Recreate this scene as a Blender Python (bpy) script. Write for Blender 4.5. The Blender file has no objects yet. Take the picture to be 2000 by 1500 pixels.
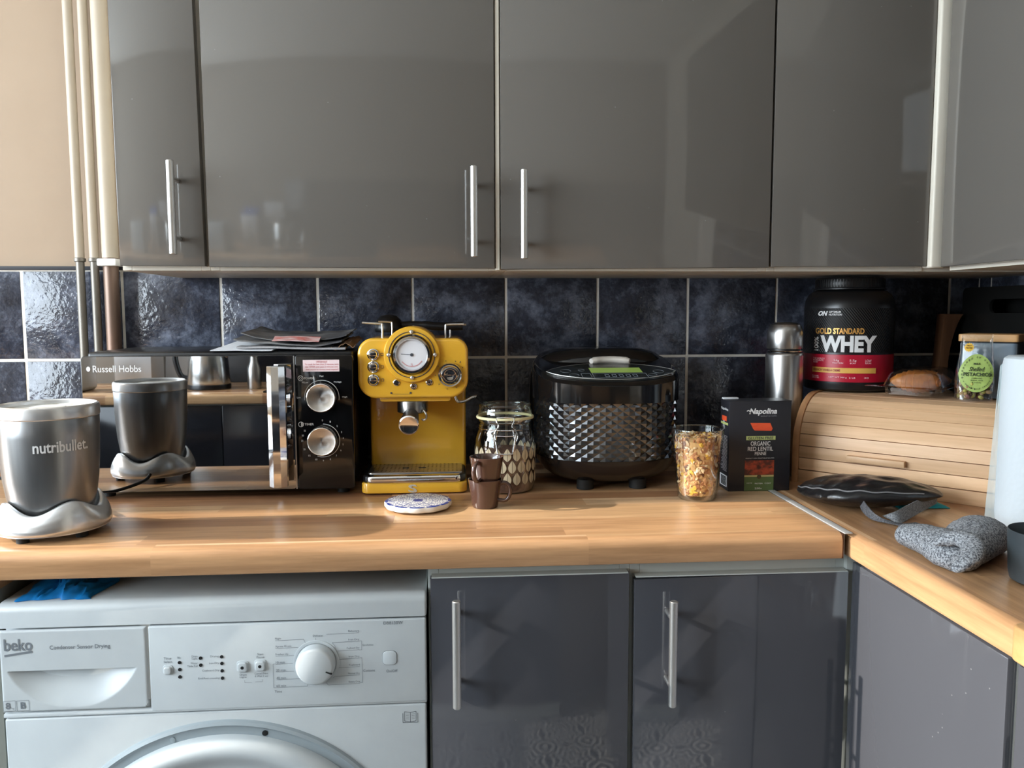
import bpy, bmesh, math, random
from mathutils import Vector, Matrix, noise
random.seed(7)
C = bpy.context.scene.collection
S = bpy.context.scene
PI = math.pi

# ------------------------------------------------------------------ camera
cd = bpy.data.cameras.new('camera'); cam = bpy.data.objects.new('camera', cd); C.objects.link(cam)
cd.sensor_width = 36.0; cd.lens = 36.0 * 1560.9 / 2000.0; cd.clip_start = 0.02
yaw, pitch, roll = 0.0745, 0.0894, -0.0026
cam.location = (0.8836, -1.7292, 1.2398)
_f = Vector((math.sin(yaw) * math.cos(pitch), math.cos(yaw) * math.cos(pitch), -math.sin(pitch)))
_r = Vector((math.cos(yaw), -math.sin(yaw), 0)); _u = _r.cross(_f)
_r2 = math.cos(roll) * _r + math.sin(roll) * _u; _u2 = -math.sin(roll) * _r + math.cos(roll) * _u
cam.rotation_euler = Matrix((_r2, _u2, -_f)).transposed().to_euler()
S.camera = cam

# ------------------------------------------------------------------ sky, sun, exposure
w = bpy.data.worlds.new('sky'); S.world = w; w.use_nodes = True
bg = w.node_tree.nodes['Background']; bg.inputs[0].default_value = (0.80, 0.91, 1.0, 1); bg.inputs[1].default_value = 17.0
def sun(direction, strength, angle, color):
    l = bpy.data.lights.new('sun', 'SUN'); l.energy = strength; l.angle = math.radians(angle); l.color = color
    o = bpy.data.objects.new('sun', l); C.objects.link(o); o.location = (-4, -1.5, 3)
    o.rotation_euler = Vector(direction).to_track_quat('-Z', 'Y').to_euler()
sun((1.0, 0.0, -0.44), 7.8, 0.8, (1.0, 0.93, 0.83))
# daylight entering through the window of the left wall: sampling portal for the sky
def portal(loc, rot, sx, sy):
    l = bpy.data.lights.new('window_portal', 'AREA'); l.shape = 'RECTANGLE'; l.size = sx; l.size_y = sy; l.cycles.is_portal = True
    o = bpy.data.objects.new('window_portal', l); C.objects.link(o); o.location = loc; o.rotation_euler = rot
portal((-1.66, -1.52, 1.65), (0, -PI / 2, 0), 1.4, 2.4)
S.view_settings.view_transform = 'Standard'; S.view_settings.look = 'None'
S.view_settings.gamma = 1.0; S.view_settings.use_curve_mapping = False
S.view_settings.exposure = 0.0
S.cycles.max_bounces = 10; S.cycles.transparent_max_bounces = 16; S.cycles.caustics_reflective = False; S.cycles.caustics_refractive = False
S.cycles.sample_clamp_indirect = 6.0
try: S.cycles.use_denoising = True
except Exception: pass

# ------------------------------------------------------------------ materials
def srgb(r, g, b):
    f = lambda c: (c / 12.92 if c <= 0.04045 else ((c + 0.055) / 1.055) ** 2.4)
    return (f(r / 255), f(g / 255), f(b / 255), 1)
MATS = {}
def mat(name, col, rough=0.5, metal=0.0, spec=0.5, coat=0.0, **k):
    if name in MATS: return MATS[name]
    m = bpy.data.materials.new(name); m.use_nodes = True; MATS[name] = m
    p = m.node_tree.nodes['Principled BSDF']
    p.inputs['Base Color'].default_value = col; p.inputs['Roughness'].default_value = rough; p.inputs['Metallic'].default_value = metal
    p.inputs['Specular IOR Level'].default_value = spec; p.inputs['Coat Weight'].default_value = coat
    p.inputs['Coat Roughness'].default_value = 0.03
    for a, v in k.items(): p.inputs[a].default_value = v
    nz = k.get('_', None)
    return m
class NT:
    def __init__(s, m): s.t = m.node_tree; s.p = s.t.nodes['Principled BSDF']
    def n(s, typ, **k):
        x = s.t.nodes.new(typ)
        for a, v in k.items():
            if a.startswith('i_'): x.inputs[a[2:].replace('_', ' ')].default_value = v
            else: setattr(x, a, v)
        return x
    def l(s, a, b): s.t.links.new(a, b)
    def coord(s, scale=(1, 1, 1), kind='Object'):
        c = s.n('ShaderNodeTexCoord'); m = s.n('ShaderNodeMapping'); m.inputs['Scale'].default_value = scale
        s.l(c.outputs[kind], m.inputs['Vector']); return m.outputs[0]
    def noise(s, vec, scale, detail=4, rough=0.55):
        x = s.n('ShaderNodeTexNoise'); x.inputs['Scale'].default_value = scale; x.inputs['Detail'].default_value = detail; x.inputs['Roughness'].default_value = rough
        if vec is not None: s.l(vec, x.inputs['Vector'])
        return x.outputs['Fac']
    def ramp(s, fac, stops):
        r = s.n('ShaderNodeValToRGB'); e = r.color_ramp.elements
        while len(e) < len(stops): e.new(0.5)
        for q, (pos, c) in zip(e, stops): q.position = pos; q.color = c
        s.l(fac, r.inputs[0]); return r.outputs[0]
    def bump(s, h, strength, dist=0.001):
        b = s.n('ShaderNodeBump'); b.inputs['Strength'].default_value = strength; b.inputs['Distance'].default_value = dist
        s.l(h, b.inputs['Height']); s.l(b.outputs[0], s.p.inputs['Normal'])
    def math(s, op, a, b=None):
        x = s.n('ShaderNodeMath', operation=op)
        for i, v in enumerate((a, b)):
            if v is None: continue
            if isinstance(v, (int, float)): x.inputs[i].default_value = v
            else: s.l(v, x.inputs[i])
        return x.outputs[0]
    def mix(s, fac, a, b):
        x = s.n('ShaderNodeMix', data_type='RGBA')
        for i, v in ((0, fac), (6, a), (7, b)):
            if isinstance(v, (int, float, tuple)): x.inputs[i].default_value = v
            else: s.l(v, x.inputs[i])
        return x.outputs[2]
def noisy(name, c1, c2, rough=0.5, scale=8, stretch=(1, 1, 1), bump=0.0, bscale=None, bdist=0.001, lo=0.35, hi=0.65, **k):
    if name in MATS: return MATS[name]
    m = mat(name, c1, rough, **k); t = NT(m); v = t.coord(stretch)
    f = t.noise(v, scale); t.l(t.ramp(f, [(lo, c1), (hi, c2)]), t.p.inputs['Base Color'])
    if bump: t.bump(t.noise(v, bscale or scale * 3), bump, bdist)
    return m
def thin_glass(name, tint, rough=0.02, refl=1.0):
    m = bpy.data.materials.new(name); m.use_nodes = True; t = m.node_tree; t.nodes.clear()
    o = t.nodes.new('ShaderNodeOutputMaterial'); mx = t.nodes.new('ShaderNodeMixShader'); tr = t.nodes.new('ShaderNodeBsdfTransparent'); g = t.nodes.new('ShaderNodeBsdfGlossy')
    fr = t.nodes.new('ShaderNodeFresnel'); fr.inputs[0].default_value = 1.5
    ml = t.nodes.new('ShaderNodeMath'); ml.operation = 'MULTIPLY'; ml.inputs[1].default_value = refl; ml.use_clamp = True; mn = t.nodes.new('ShaderNodeMath'); mn.operation = 'MINIMUM'; mn.inputs[1].default_value = 0.42
    tr.inputs[0].default_value = tint; g.inputs['Roughness'].default_value = rough
    t.links.new(fr.outputs[0], ml.inputs[0]); t.links.new(ml.outputs[0], mn.inputs[0]); t.links.new(mn.outputs[0], mx.inputs[0]); t.links.new(tr.outputs[0], mx.inputs[1]); t.links.new(g.outputs[0], mx.inputs[2]); t.links.new(mx.outputs[0], o.inputs[0])
    return m

def make_tile_mat():
    m = mat('slate_blue_glazed_tile', srgb(45, 48, 60), 0.13, spec=0.5); t = NT(m)
    oi = t.n('ShaderNodeObjectInfo'); v = t.coord(); add = t.n('ShaderNodeVectorMath', operation='ADD'); sc = t.n('ShaderNodeVectorMath', operation='SCALE')
    t.l(oi.outputs['Location'], sc.inputs[0]); sc.inputs['Scale'].default_value = 3.7
    t.l(v, add.inputs[0]); t.l(sc.outputs[0], add.inputs[1])
    f = t.noise(add.outputs[0], 11, 8, 0.72)
    c = t.ramp(f, [(0.36, srgb(36, 37, 45)), (0.50, srgb(60, 64, 76)), (0.65, srgb(116, 122, 138))])
    t.l(c, t.p.inputs['Base Color'])
    h = t.math('ADD', t.noise(add.outputs[0], 28, 3), t.math('MULTIPLY', t.noise(add.outputs[0], 110, 2), 0.55))
    t.bump(h, 0.65, 0.0030); return m
def make_worktop(name, along):
    m = mat(name, srgb(190, 140, 98), 0.30, spec=0.45); t = NT(m)
    tc = t.n('ShaderNodeTexCoord'); sp = t.n('ShaderNodeSeparateXYZ'); t.l(tc.outputs['Object'], sp.inputs[0])
    a, b = (sp.outputs[0], sp.outputs[1]) if along == 'x' else (sp.outputs[1], sp.outputs[0])
    row = t.math('FLOOR', t.math('DIVIDE', t.math('ADD', b, 0.0), 0.046))
    wn = t.n('ShaderNodeTexWhiteNoise', noise_dimensions='1D'); t.l(row, wn.inputs['W'])
    col = t.math('FLOOR', t.math('ADD', t.math('DIVIDE', a, 0.62), t.math('MULTIPLY', wn.outputs['Value'], 7.0)))
    cv = t.n('ShaderNodeCombineXYZ'); t.l(row, cv.inputs[0]); t.l(col, cv.inputs[1])
    w2 = t.n('ShaderNodeTexWhiteNoise', noise_dimensions='3D'); t.l(cv.outputs[0], w2.inputs['Vector'])
    g = t.n('ShaderNodeCombineXYZ'); t.l(t.math('MULTIPLY', a, 2.2), g.inputs[0]); t.l(t.math('MULTIPLY', b, 38.0), g.inputs[1]); t.l(t.math('ADD', t.math('MULTIPLY', w2.outputs['Value'], 31.0), t.math('MULTIPLY', sp.outputs[2], 38.0)), g.inputs[2])
    f = t.noise(g.outputs[0], 1.6, 6, 0.6); f2 = t.noise(g.outputs[0], 7.0, 3, 0.6)
    base = t.ramp(w2.outputs['Value'], [(0.0, srgb(220, 182, 142)), (0.22, srgb(204, 164, 122)), (0.42, srgb(178, 136, 98)), (0.58, srgb(198, 154, 112)), (0.76, srgb(164, 120, 86)), (0.88, srgb(138, 98, 70))])
    base.node.color_ramp.interpolation = 'CONSTANT'
    base = t.mix(t.math('LESS_THAN', b, -0.283), base, srgb(194, 150, 109))
    dark = t.ramp(f, [(0.36, (0.55, 0.50, 0.46, 1)), (0.58, (1, 1, 1, 1))])
    mm = t.n('ShaderNodeMix', data_type='RGBA', blend_type='MULTIPLY'); mm.inputs[0].default_value = 0.55; t.l(base, mm.inputs[6]); t.l(dark, mm.inputs[7])
    d2 = t.ramp(f2, [(0.35, (0.82, 0.8, 0.78, 1)), (0.6, (1, 1, 1, 1))])
    m3 = t.n('ShaderNodeMix', data_type='RGBA', blend_type='MULTIPLY'); m3.inputs[0].default_value = 0.6; t.l(mm.outputs[2], m3.inputs[6]); t.l(d2, m3.inputs[7])
    t.l(m3.outputs[2], t.p.inputs['Base Color'])
    t.bump(f2, 0.08, 0.0005); return m
def make_gloss(name, col, rough, bumpy=0.05, specks=True, spec=0.55):
    m = mat(name, col, rough, spec=spec); t = NT(m); v = t.coord()
    if specks:
        vo = t.n('ShaderNodeTexVoronoi'); vo.inputs['Scale'].default_value = 55; t.l(v, vo.inputs['Vector'])
        big = t.noise(v, 7, 2)
        s1 = t.math('MULTIPLY', t.math('LESS_THAN', vo.outputs['Distance'], 0.055), t.math('GREATER_THAN', big, 0.62))
        t.l(t.mix(t.math('MULTIPLY', s1, 0.5), col, (0.30, 0.30, 0.30, 1)), t.p.inputs['Base Color'])
    t.bump(t.noise(v, 60, 2), bumpy, 0.0004); return m
def make_floor():
    m = mat('patterned_vinyl_floor', srgb(90, 92, 96), 0.35); t = NT(m)
    tc = t.n('ShaderNodeTexCoord'); mp = t.n('ShaderNodeMapping'); mp.inputs['Scale'].default_value = (3.3, 3.3, 1); t.l(tc.outputs['Object'], mp.inputs[0])
    fr = t.n('ShaderNodeVectorMath', operation='FRACTION'); t.l(mp.outputs[0], fr.inputs[0])
    sb = t.n('ShaderNodeVectorMath', operation='SUBTRACT'); t.l(fr.outputs[0], sb.inputs[0]); sb.inputs[1].default_value = (0.5, 0.5, 0)
    s = t.n('ShaderNodeSeparateXYZ'); t.l(sb.outputs[0], s.inputs[0])
    ang = t.math('ARCTAN2', s.outputs[1], s.outputs[0]); r = t.math('SQRT', t.math('ADD', t.math('MULTIPLY', s.outputs[0], s.outputs[0]), t.math('MULTIPLY', s.outputs[1], s.outputs[1])))
    pet = t.math('ABSOLUTE', t.math('COSINE', t.math('MULTIPLY', ang, 4.0)))
    k = t.math('SINE', t.math('ADD', t.math('MULTIPLY', r, 42.0), t.math('MULTIPLY', pet, 4.5)))
    t.l(t.ramp(k, [(0.45, srgb(60, 62, 68)), (0.55, srgb(206, 206, 204))]), t.p.inputs['Base Color']); return m
def make_wood(name, c1, c2, stretch, rough=0.45, scale=6, flecks=False):
    m = mat(name, c1, rough, spec=0.4); t = NT(m); oi = t.n('ShaderNodeObjectInfo'); v = t.coord(stretch)
    ad = t.n('ShaderNodeVectorMath', operation='ADD'); cb = t.n('ShaderNodeCombineXYZ'); t.l(t.math('MULTIPLY', oi.outputs['Random'], 40.0), cb.inputs[2]); t.l(v, ad.inputs[0]); t.l(cb.outputs[0], ad.inputs[1])
    f = t.noise(ad.outputs[0], scale, 6, 0.6)
    c = t.ramp(f, [(0.3, c2), (0.62, c1)])
    hs = t.n('ShaderNodeHueSaturation'); t.l(c, hs.inputs['Color']); t.l(t.math('ADD', 0.86, t.math('MULTIPLY', oi.outputs['Random'], 0.26)), hs.inputs['Value'])
    t.l(hs.outputs[0], t.p.inputs['Base Color']); t.bump(f, 0.1, 0.0006); return m

M_tile = make_tile_mat()
M_grout = noisy('grey_white_grout', srgb(238, 233, 224), srgb(222, 216, 205), 0.8, 30)
M_plaster = noisy('beige_painted_plaster', srgb(160, 139, 117), srgb(154, 133, 111), 0.7, 3, bump=0.15, bscale=60)
M_ceiling = mat('white_ceiling_paint', srgb(238, 238, 234), 0.8)
M_white_wall = noisy('warm_white_wall_paint', srgb(206, 198, 184), srgb(198, 190, 176), 0.7, 3)
M_taupe = noisy('taupe_wall_paint', srgb(130, 120, 108), srgb(122, 113, 102), 0.7, 3)
M_floor = make_floor()
M_door = make_gloss('gloss_anthracite_door', srgb(104, 100, 95), 0.055)
M_basedoor = make_gloss('gloss_dark_grey_base_door', srgb(72, 73, 78), 0.05, spec=0.9)
M_carcass = noisy('cream_cabinet_board', srgb(224, 218, 204), srgb(216, 209, 195), 0.4, 5)
M_rail = mat('pale_grey_cabinet_board', srgb(196, 202, 198), 0.4)
M_steel = noisy('brushed_steel', (0.62, 0.61, 0.59, 1), (0.52, 0.51, 0.50, 1), 0.32, 40, (1, 1, 0.05), metal=1.0)
M_satin = mat('satin_aluminium', (0.72, 0.71, 0.69, 1), 0.35, 1.0)
M_chrome = mat('chrome', (0.78, 0.78, 0.78, 1), 0.07, 1.0)
M_wtx = make_worktop('block_laminate_worktop', 'x'); M_wty = make_worktop('block_laminate_worktop_side', 'y')
M_white = noisy('white_appliance_enamel', srgb(196, 202, 204), srgb(189, 195, 198), 0.33, 12)
M_ringgrey = mat('grey_door_ring_plastic', srgb(150, 160, 165), 0.4)
M_print = mat('grey_print', srgb(110, 116, 122), 0.6); M_printd = mat('dark_print', srgb(60, 64, 70), 0.6)
M_black = mat('black_plastic', srgb(20, 20, 22), 0.35); M_blackgloss = mat('gloss_black_plastic', srgb(12, 12, 13), 0.06, spec=0.6)
M_rubber = mat('black_rubber', srgb(18, 18, 18), 0.7); M_dark = mat('dark_gap', srgb(16, 16, 17), 0.9)
M_mirror = mat('dark_mirror_glass', (0.36, 0.37, 0.38, 1), 0.015, 1.0)
M_whiteprint = mat('white_print', srgb(225, 225, 225), 0.5)
M_yellow = mat('gloss_yellow_enamel', srgb(228, 174, 56), 0.16, spec=0.5, coat=0.5)
M_paper = mat('white_paper', srgb(226, 228, 232), 0.7)

# ------------------------------------------------------------------ mesh helpers
def _merge(b, t, M=None):
    if M is not None: bmesh.ops.transform(t, matrix=M, verts=t.verts)
    me = bpy.data.meshes.new('tmp'); t.to_mesh(me); t.free(); b.from_mesh(me); bpy.data.meshes.remove(me)
def B(): return bmesh.new()
def box(b, x0, x1, y0, y1, z0, z1, bev=0.0, seg=2, mi=0, M=None):
    t = bmesh.new(); bmesh.ops.create_cube(t, size=1.0)
    for v in t.verts: v.co = Vector((x0 + (v.co.x + .5) * (x1 - x0), y0 + (v.co.y + .5) * (y1 - y0), z0 + (v.co.z + .5) * (z1 - z0)))
    if bev: bmesh.ops.bevel(t, geom=list(t.edges), offset=bev, segments=seg, profile=0.5, affect='EDGES')
    for f in t.faces: f.material_index = mi
    _merge(b, t, M); return b
def _axis(axis, c):
    if axis == 'z': return Matrix.Translation(c)
    if axis == 'y': return Matrix.Translation(c) @ Matrix.Rotation(PI / 2, 4, 'X')      # local +z -> world -y
    if axis == 'x': return Matrix.Translation(c) @ Matrix.Rotation(PI / 2, 4, 'Y')      # local +z -> world +x
def lathe(b, prof, c=(0, 0, 0), axis='z', seg=40, mi=0, sx=1, sy=1, a0=0.0, a1=2 * PI, M=None):
    """prof: (r, h) pairs; h runs along the axis (towards -y for axis 'y')."""
    t = bmesh.new(); full = abs(a1 - a0 - 2 * PI) < 1e-6; n = seg if full else seg + 1; rings = []
    for r, h in prof:
        if r < 1e-7: rings.append([t.verts.new((0, 0, h))]); continue
        rings.append([t.verts.new((r * sx * math.cos(a0 + (a1 - a0) * i / seg), r * sy * math.sin(a0 + (a1 - a0) * i / seg), h)) for i in range(n)])
    for p, q in zip(rings[:-1], rings[1:]):
        m = n if full else n - 1
        for i in range(m):
            j = (i + 1) % n
            if len(p) == 1 and len(q) == 1: continue
            elif len(p) == 1: f = t.faces.new((p[0], q[j], q[i]))
            elif len(q) == 1: f = t.faces.new((p[i], p[j], q[0]))
            else: f = t.faces.new((p[i], p[j], q[j], q[i]))
            f.material_index = mi
    bmesh.ops.recalc_face_normals(t, faces=t.faces)
    _merge(b, t, (M or Matrix()) @ _axis(axis, Vector(c))); return b
def cyl(b, c, r, h, axis='z', seg=32, bev=0.0, r2=None, mi=0, M=None):
    r2 = r if r2 is None else r2
    if bev: p = [(0, 0), (r - bev, 0), (r, bev), (r2, h - bev), (r2 - bev * .3, h - bev * .3), (r2 - bev, h), (0, h)]
    else: p = [(0, 0), (r, 0), (r2, h), (0, h)]
    return lathe(b, p, c, axis, seg, mi, M=M)
def smooth_path(pts, n=6):
    P = [Vector(p) for p in pts]; out = []
    for i in range(len(P) - 1):
        p0 = P[max(i - 1, 0)]; p1 = P[i]; p2 = P[i + 1]; p3 = P[min(i + 2, len(P) - 1)]
        for k in range(n):
            t = k / n; out.append(0.5 * ((2 * p1) + (-p0 + p2) * t + (2 * p0 - 5 * p1 + 4 * p2 - p3) * t * t + (-p0 + 3 * p1 - 3 * p2 + p3) * t ** 3))
    out.append(P[-1]); return out
def tube(b, pts, r, seg=8, closed=False, mi=0, flat=None, M=None):
    """r: number or list; flat: (ru, rv) elliptic factors with u = world-up-ish."""
    P = [Vector(p) for p in pts]; t = bmesh.new(); rings = []; n = len(P); up = None
    for i, p in enumerate(P):
        d = (P[(i + 1) % n] - P[i - 1]) if closed else (P[min(i + 1, n - 1)] - P[max(i - 1, 0)])
        d = d.normalized() if d.length > 0 else Vector((0, 0, 1))
        if up is None:
            up = Vector((0, 0, 1)) if abs(d.z) < 0.9 else Vector((0, 1, 0))
        s = d.cross(up)
        if s.length < 1e-6: s = d.cross(Vector((1, 0, 0)))
        s.normalize(); u2 = s.cross(d).normalized(); up = u2
        rr = r[i] if isinstance(r, (list, tuple)) else r
        fu, fv = flat or (1, 1)
        rings.append([t.verts.new(p + rr * (fv * math.cos(2 * PI * k / seg) * s + fu * math.sin(2 * PI * k / seg) * u2)) for k in range(seg)])
    m = n if closed else n - 1
    for i in range(m):
        a, c = rings[i], rings[(i + 1) % n]
        for k in range(seg): t.faces.new((a[k], a[(k + 1) % seg], c[(k + 1) % seg], c[k]))
    if not closed: t.faces.new(rings[0][::-1]); t.faces.new(rings[-1])
    for f in t.faces: f.material_index = mi
    bmesh.ops.recalc_face_normals(t, faces=t.faces); _merge(b, t, M); return b
def prism(b, poly, d0, d1, plane='xz', bev=0.0, seg=2, mi=0, M=None):
    """polygon in a plane, extruded along the third axis from d0 to d1."""
    t = bmesh.new(); mk = {'xz': lambda p, d: (p[0], d, p[1]), 'xy': lambda p, d: (p[0], p[1], d), 'yz': lambda p, d: (d, p[0], p[1])}[plane]
    a = [t.verts.new(mk(p, d0)) for p in poly]; c = [t.verts.new(mk(p, d1)) for p in poly]; n = len(poly)
    fa = t.faces.new(a); fc = t.faces.new(c[::-1])
    for i in range(n): t.faces.new((a[i], c[i], c[(i + 1) % n], a[(i + 1) % n]))
    bmesh.ops.recalc_face_normals(t, faces=t.faces)
    if bev:
        es = set(fa.edges) | set(fc.edges); bmesh.ops.bevel(t, geom=list(es), offset=bev, segments=seg, profile=0.5, affect='EDGES')
    for f in t.faces: f.material_index = mi
    _merge(b, t, M); return b
def rrect(x0, x1, z0, z1, r, n=5):
    """rounded rectangle; r is a number or (bl, br, tr, tl)."""
    R = r if isinstance(r, (tuple, list)) else (r,) * 4; out = []
    for (cx, cz, a, q) in ((x0 + R[0], z0 + R[0], PI, R[0]), (x1 - R[1], z0 + R[1], 1.5 * PI, R[1]), (x1 - R[2], z1 - R[2], 0, R[2]), (x0 + R[3], z1 - R[3], .5 * PI, R[3])):
        for i in range(n + 1): out.append((cx + q * math.cos(a + i * PI / 2 / n), cz + q * math.sin(a + i * PI / 2 / n)))
    return out
def ball(b, c, rx, ry, rz, seg=16, rings=10, mi=0, M=None):
    t = bmesh.new(); bmesh.ops.create_uvsphere(t, u_segments=seg, v_segments=rings, radius=1)
    for v in t.verts: v.co = Vector((c[0] + v.co.x * rx, c[1] + v.co.y * ry, c[2] + v.co.z * rz))
    for f in t.faces: f.material_index = mi
    _merge(b, t, M); return b
def grid(b, fn, nu, nv, mi=0, thick=0.0, M=None):
    t = bmesh.new(); vs = [[t.verts.new(fn(i / nu, j / nv)) for j in range(nv + 1)] for i in range(nu + 1)]
    for i in range(nu):
        for j in range(nv): f = t.faces.new((vs[i][j], vs[i + 1][j], vs[i + 1][j + 1], vs[i][j + 1])); f.material_index = mi
    bmesh.ops.recalc_face_normals(t, faces=t.faces)
    if thick: bmesh.ops.solidify(t, geom=list(t.faces), thickness=thick)
    _merge(b, t, M); return b
def text(b, s, x0, x1, z0, z1, y, bold=0.0, shear=0.0, rot=0.0, mi=0, cylr=None, fit=True, M=None):
    """flat lettering in the xz plane facing -y, fitted to a box; cylr wraps it on a drum of that radius about the z axis."""
    cu = bpy.data.curves.new('t', 'FONT'); cu.body = s; cu.size = 1.0; cu.offset = bold; cu.shear = shear; cu.resolution_u = 3
    ob = bpy.data.objects.new('t', cu); me = bpy.data.meshes.new_from_object(ob)
    t = bmesh.new(); t.from_mesh(me); bpy.data.objects.remove(ob); bpy.data.curves.remove(cu); bpy.data.meshes.remove(me)
    if rot:
        bmesh.ops.rotate(t, cent=(0, 0, 0), matrix=Matrix.Rotation(rot, 3, 'Z'), verts=t.verts)
    xs = [v.co.x for v in t.verts]; ys = [v.co.y for v in t.verts]
    if not xs: t.free(); return b
    ax, bx, ay, by = min(xs), max(xs), min(ys), max(ys)
    sz = (z1 - z0) / (by - ay); sx = (x1 - x0) / (bx - ax) if x1 is not None else sz
    for v in t.verts: v.co = Vector((x0 + (v.co.x - ax) * sx, y, z0 + (v.co.y - ay) * sz))
    if cylr:
        for k in range(1, 24):
            xx = x0 + (x1 - x0) * k / 24
            bmesh.ops.bisect_plane(t, geom=list(t.verts) + list(t.edges) + list(t.faces), plane_co=(xx, 0, 0), plane_no=(1, 0, 0))
        for v in t.verts: v.co.y = -math.sqrt(max(cylr * cylr - v.co.x ** 2, 1e-8)) - 0.0006
    for f in t.faces: f.material_index = mi
    for f in t.faces:
        f.normal_update()
        if f.normal.y > 0: f.normal_flip()
    _merge(b, t, M); return b
def line(b, pts, wd, y, mi=0):
    """thin printed line in the xz plane."""
    for (a, c) in zip(pts[:-1], pts[1:]):
        d = Vector((c[0] - a[0], c[1] - a[1])); n = Vector((-d.y, d.x)).normalized() * wd / 2
        vs = [b.verts.new((q[0], y, q[1])) for q in ((a[0] - n.x, a[1] - n.y), (a[0] + n.x, a[1] + n.y), (c[0] + n.x, c[1] + n.y), (c[0] - n.x, c[1] - n.y))]
        f = b.faces.new(vs); f.material_index = mi
    return b

# ------------------------------------------------------------------ object helpers
ROOTM = {}
def thing(name, label, cat, loc=(0, 0, 0), rotz=0.0, group=None):
    o = bpy.data.objects.new(name, None); C.objects.link(o); o.location = loc; o.rotation_euler = (0, 0, rotz); o.empty_display_size = 0.02
    o['label'] = label; o['category'] = cat
    if group: o['group'] = group
    ROOTM[o.name] = Matrix.Translation(loc) @ Matrix.Rotation(rotz, 4, 'Z'); return o
def obj(name, b, m, parent=None, sharp=38, local=False, label=None):
    """link the shapes collected in b as one mesh object; b is in world space unless local."""
    me = bpy.data.meshes.new(name)
    if parent is not None:
        r = parent
        while r.parent is not None: r = r.parent
        if not local and r.name in ROOTM: bmesh.ops.transform(b, matrix=ROOTM[r.name].inverted(), verts=b.verts)
    b.to_mesh(me); b.free()
    for k in (m if isinstance(m, (list, tuple)) else [m]): me.materials.append(k)
    if sharp: me.shade_smooth(); me.set_sharp_from_angle(angle=math.radians(sharp))
    o = bpy.data.objects.new(name, me); C.objects.link(o)
    if parent is not None: o.parent = parent
    if label: o['label'] = label
    return o
def tag(o, label, cat, group=None):
    o['label'] = label; o['category'] = cat
    if group: o['group'] = group
    return o
def recentre(o, c):
    """move a top-level mesh's origin to c without moving its shape."""
    o.data.transform(Matrix.Translation(-Vector(c))); o.location = c; return o
def struct(name, b, m, sharp=38):
    o = obj(name, b, m, None, sharp); o['kind'] = 'structure'; return o

# ================================================================== setting
XR = 2.07; XL = -1.60; YF = -2.75; ZC = 2.40
wb = struct('wall_back', box(B(), XL - .1, XR + .1, 0.004, 0.12, 0, ZC), M_plaster)
wr = struct('wall_right', box(B(), XR + .004, XR + .12, YF, 0.004, 0, ZC), M_white_wall)
struct('wall_front', box(B(), XL - .1, XR + .1, YF - .1, YF, 0, ZC), M_taupe)
struct('floor', box(B(), XL - .1, XR + .1, YF - .1, .12, -.08, 0), M_floor)
struct('ceiling', box(B(), XL - .1, XR + .1, YF - .1, .12, ZC, ZC + .08), M_ceiling)
b = B(); wy0, wy1, wz0, wz1 = -2.70, -0.34, 0.96, 2.33
box(b, XL - .1, XL, YF, wy0, 0, ZC); box(b, XL - .1, XL, wy1, .004, 0, ZC); box(b, XL - .1, XL, wy0, wy1, 0, wz0); box(b, XL - .1, XL, wy0, wy1, wz1, ZC)
struct('wall_left', b, M_white_wall)
b = B(); fw = .045
box(b, XL - .07, XL - .01, wy0, wy0 + fw, wz0, wz1, .004); box(b, XL - .07, XL - .01, wy1 - fw, wy1, wz0, wz1, .004)
box(b, XL - .07, XL - .01, wy0 + fw, wy1 - fw, wz0, wz0 + fw, .004); box(b, XL - .07, XL - .01, wy0 + fw, wy1 - fw, wz1 - fw, wz1, .004)
win = struct('window_1', b, M_ceiling)
obj('window_sill', box(B(), XL - .02, XL + .05, wy0 - .04, wy1 + .04, wz0 - .03, wz0, .006), M_ceiling, win)

# tiles: 200 x 250 mm on the back wall and the side wall, joints recessed
obj('grout', box(B(), XL, XR, 0.0009, 0.0045, .86, 1.329), M_grout, wb)
def tile_mesh(wd, ht):
    b = B(); box(b, -wd / 2, wd / 2, 0, .006, -ht / 2, ht / 2, .0018, 2)
    me = bpy.data.meshes.new('tile'); b.to_mesh(me); b.free(); me.materials.append(M_tile); me.shade_smooth(); me.set_sharp_from_angle(angle=0.6); return me
G = .0052
tm_top = tile_mesh(.2 - G, .186 - G); tm_low = tile_mesh(.2 - G, .25 - G)
for i in range(-5, 11):
    x0, x1 = .2 * i, .2 * (i + 1)
    for z0, z1, tm in ((1.143, 1.329, tm_top), (.893, 1.143, tm_low)):
        me = tm
        if x1 > XR: me = tile_mesh(XR - x0 - G, z1 - z0 - G); x1 = XR
        o = bpy.data.objects.new('tile', me); C.objects.link(o); o.parent = wb; o.location = ((x0 + x1) / 2, -0.0005, (z0 + z1) / 2)
        o.rotation_euler = (random.uniform(-.006, .006), 0, random.uniform(-.006, .006))
obj('grout', box(B(), XR - .0005, XR + .004, -1.9, 0, .86, 1.329), M_grout, wr)
ys = [0, -.04] + [-.04 - .2 * k for k in range(1, 9)]
for a, c in zip(ys[:-1], ys[1:]):
    for z0, z1, tm in ((1.143, 1.329, tm_top), (.893, 1.143, tm_low)):
        me = tm if a != 0 else tile_mesh(.04 - G, z1 - z0 - G)
        o = bpy.data.objects.new('tile', me); C.objects.link(o); o.parent = wr
        o.location = (XR - .0025, (a + c) / 2, (z0 + z1) / 2); o.rotation_euler = (0, 0, -PI / 2)
tt = struct('trim_1', box(B(), XL, .318, -.004, .004, 1.329, 1.337, .0015), mat('dark_tile_edge_trim', srgb(58, 60, 66), 0.4))

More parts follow.
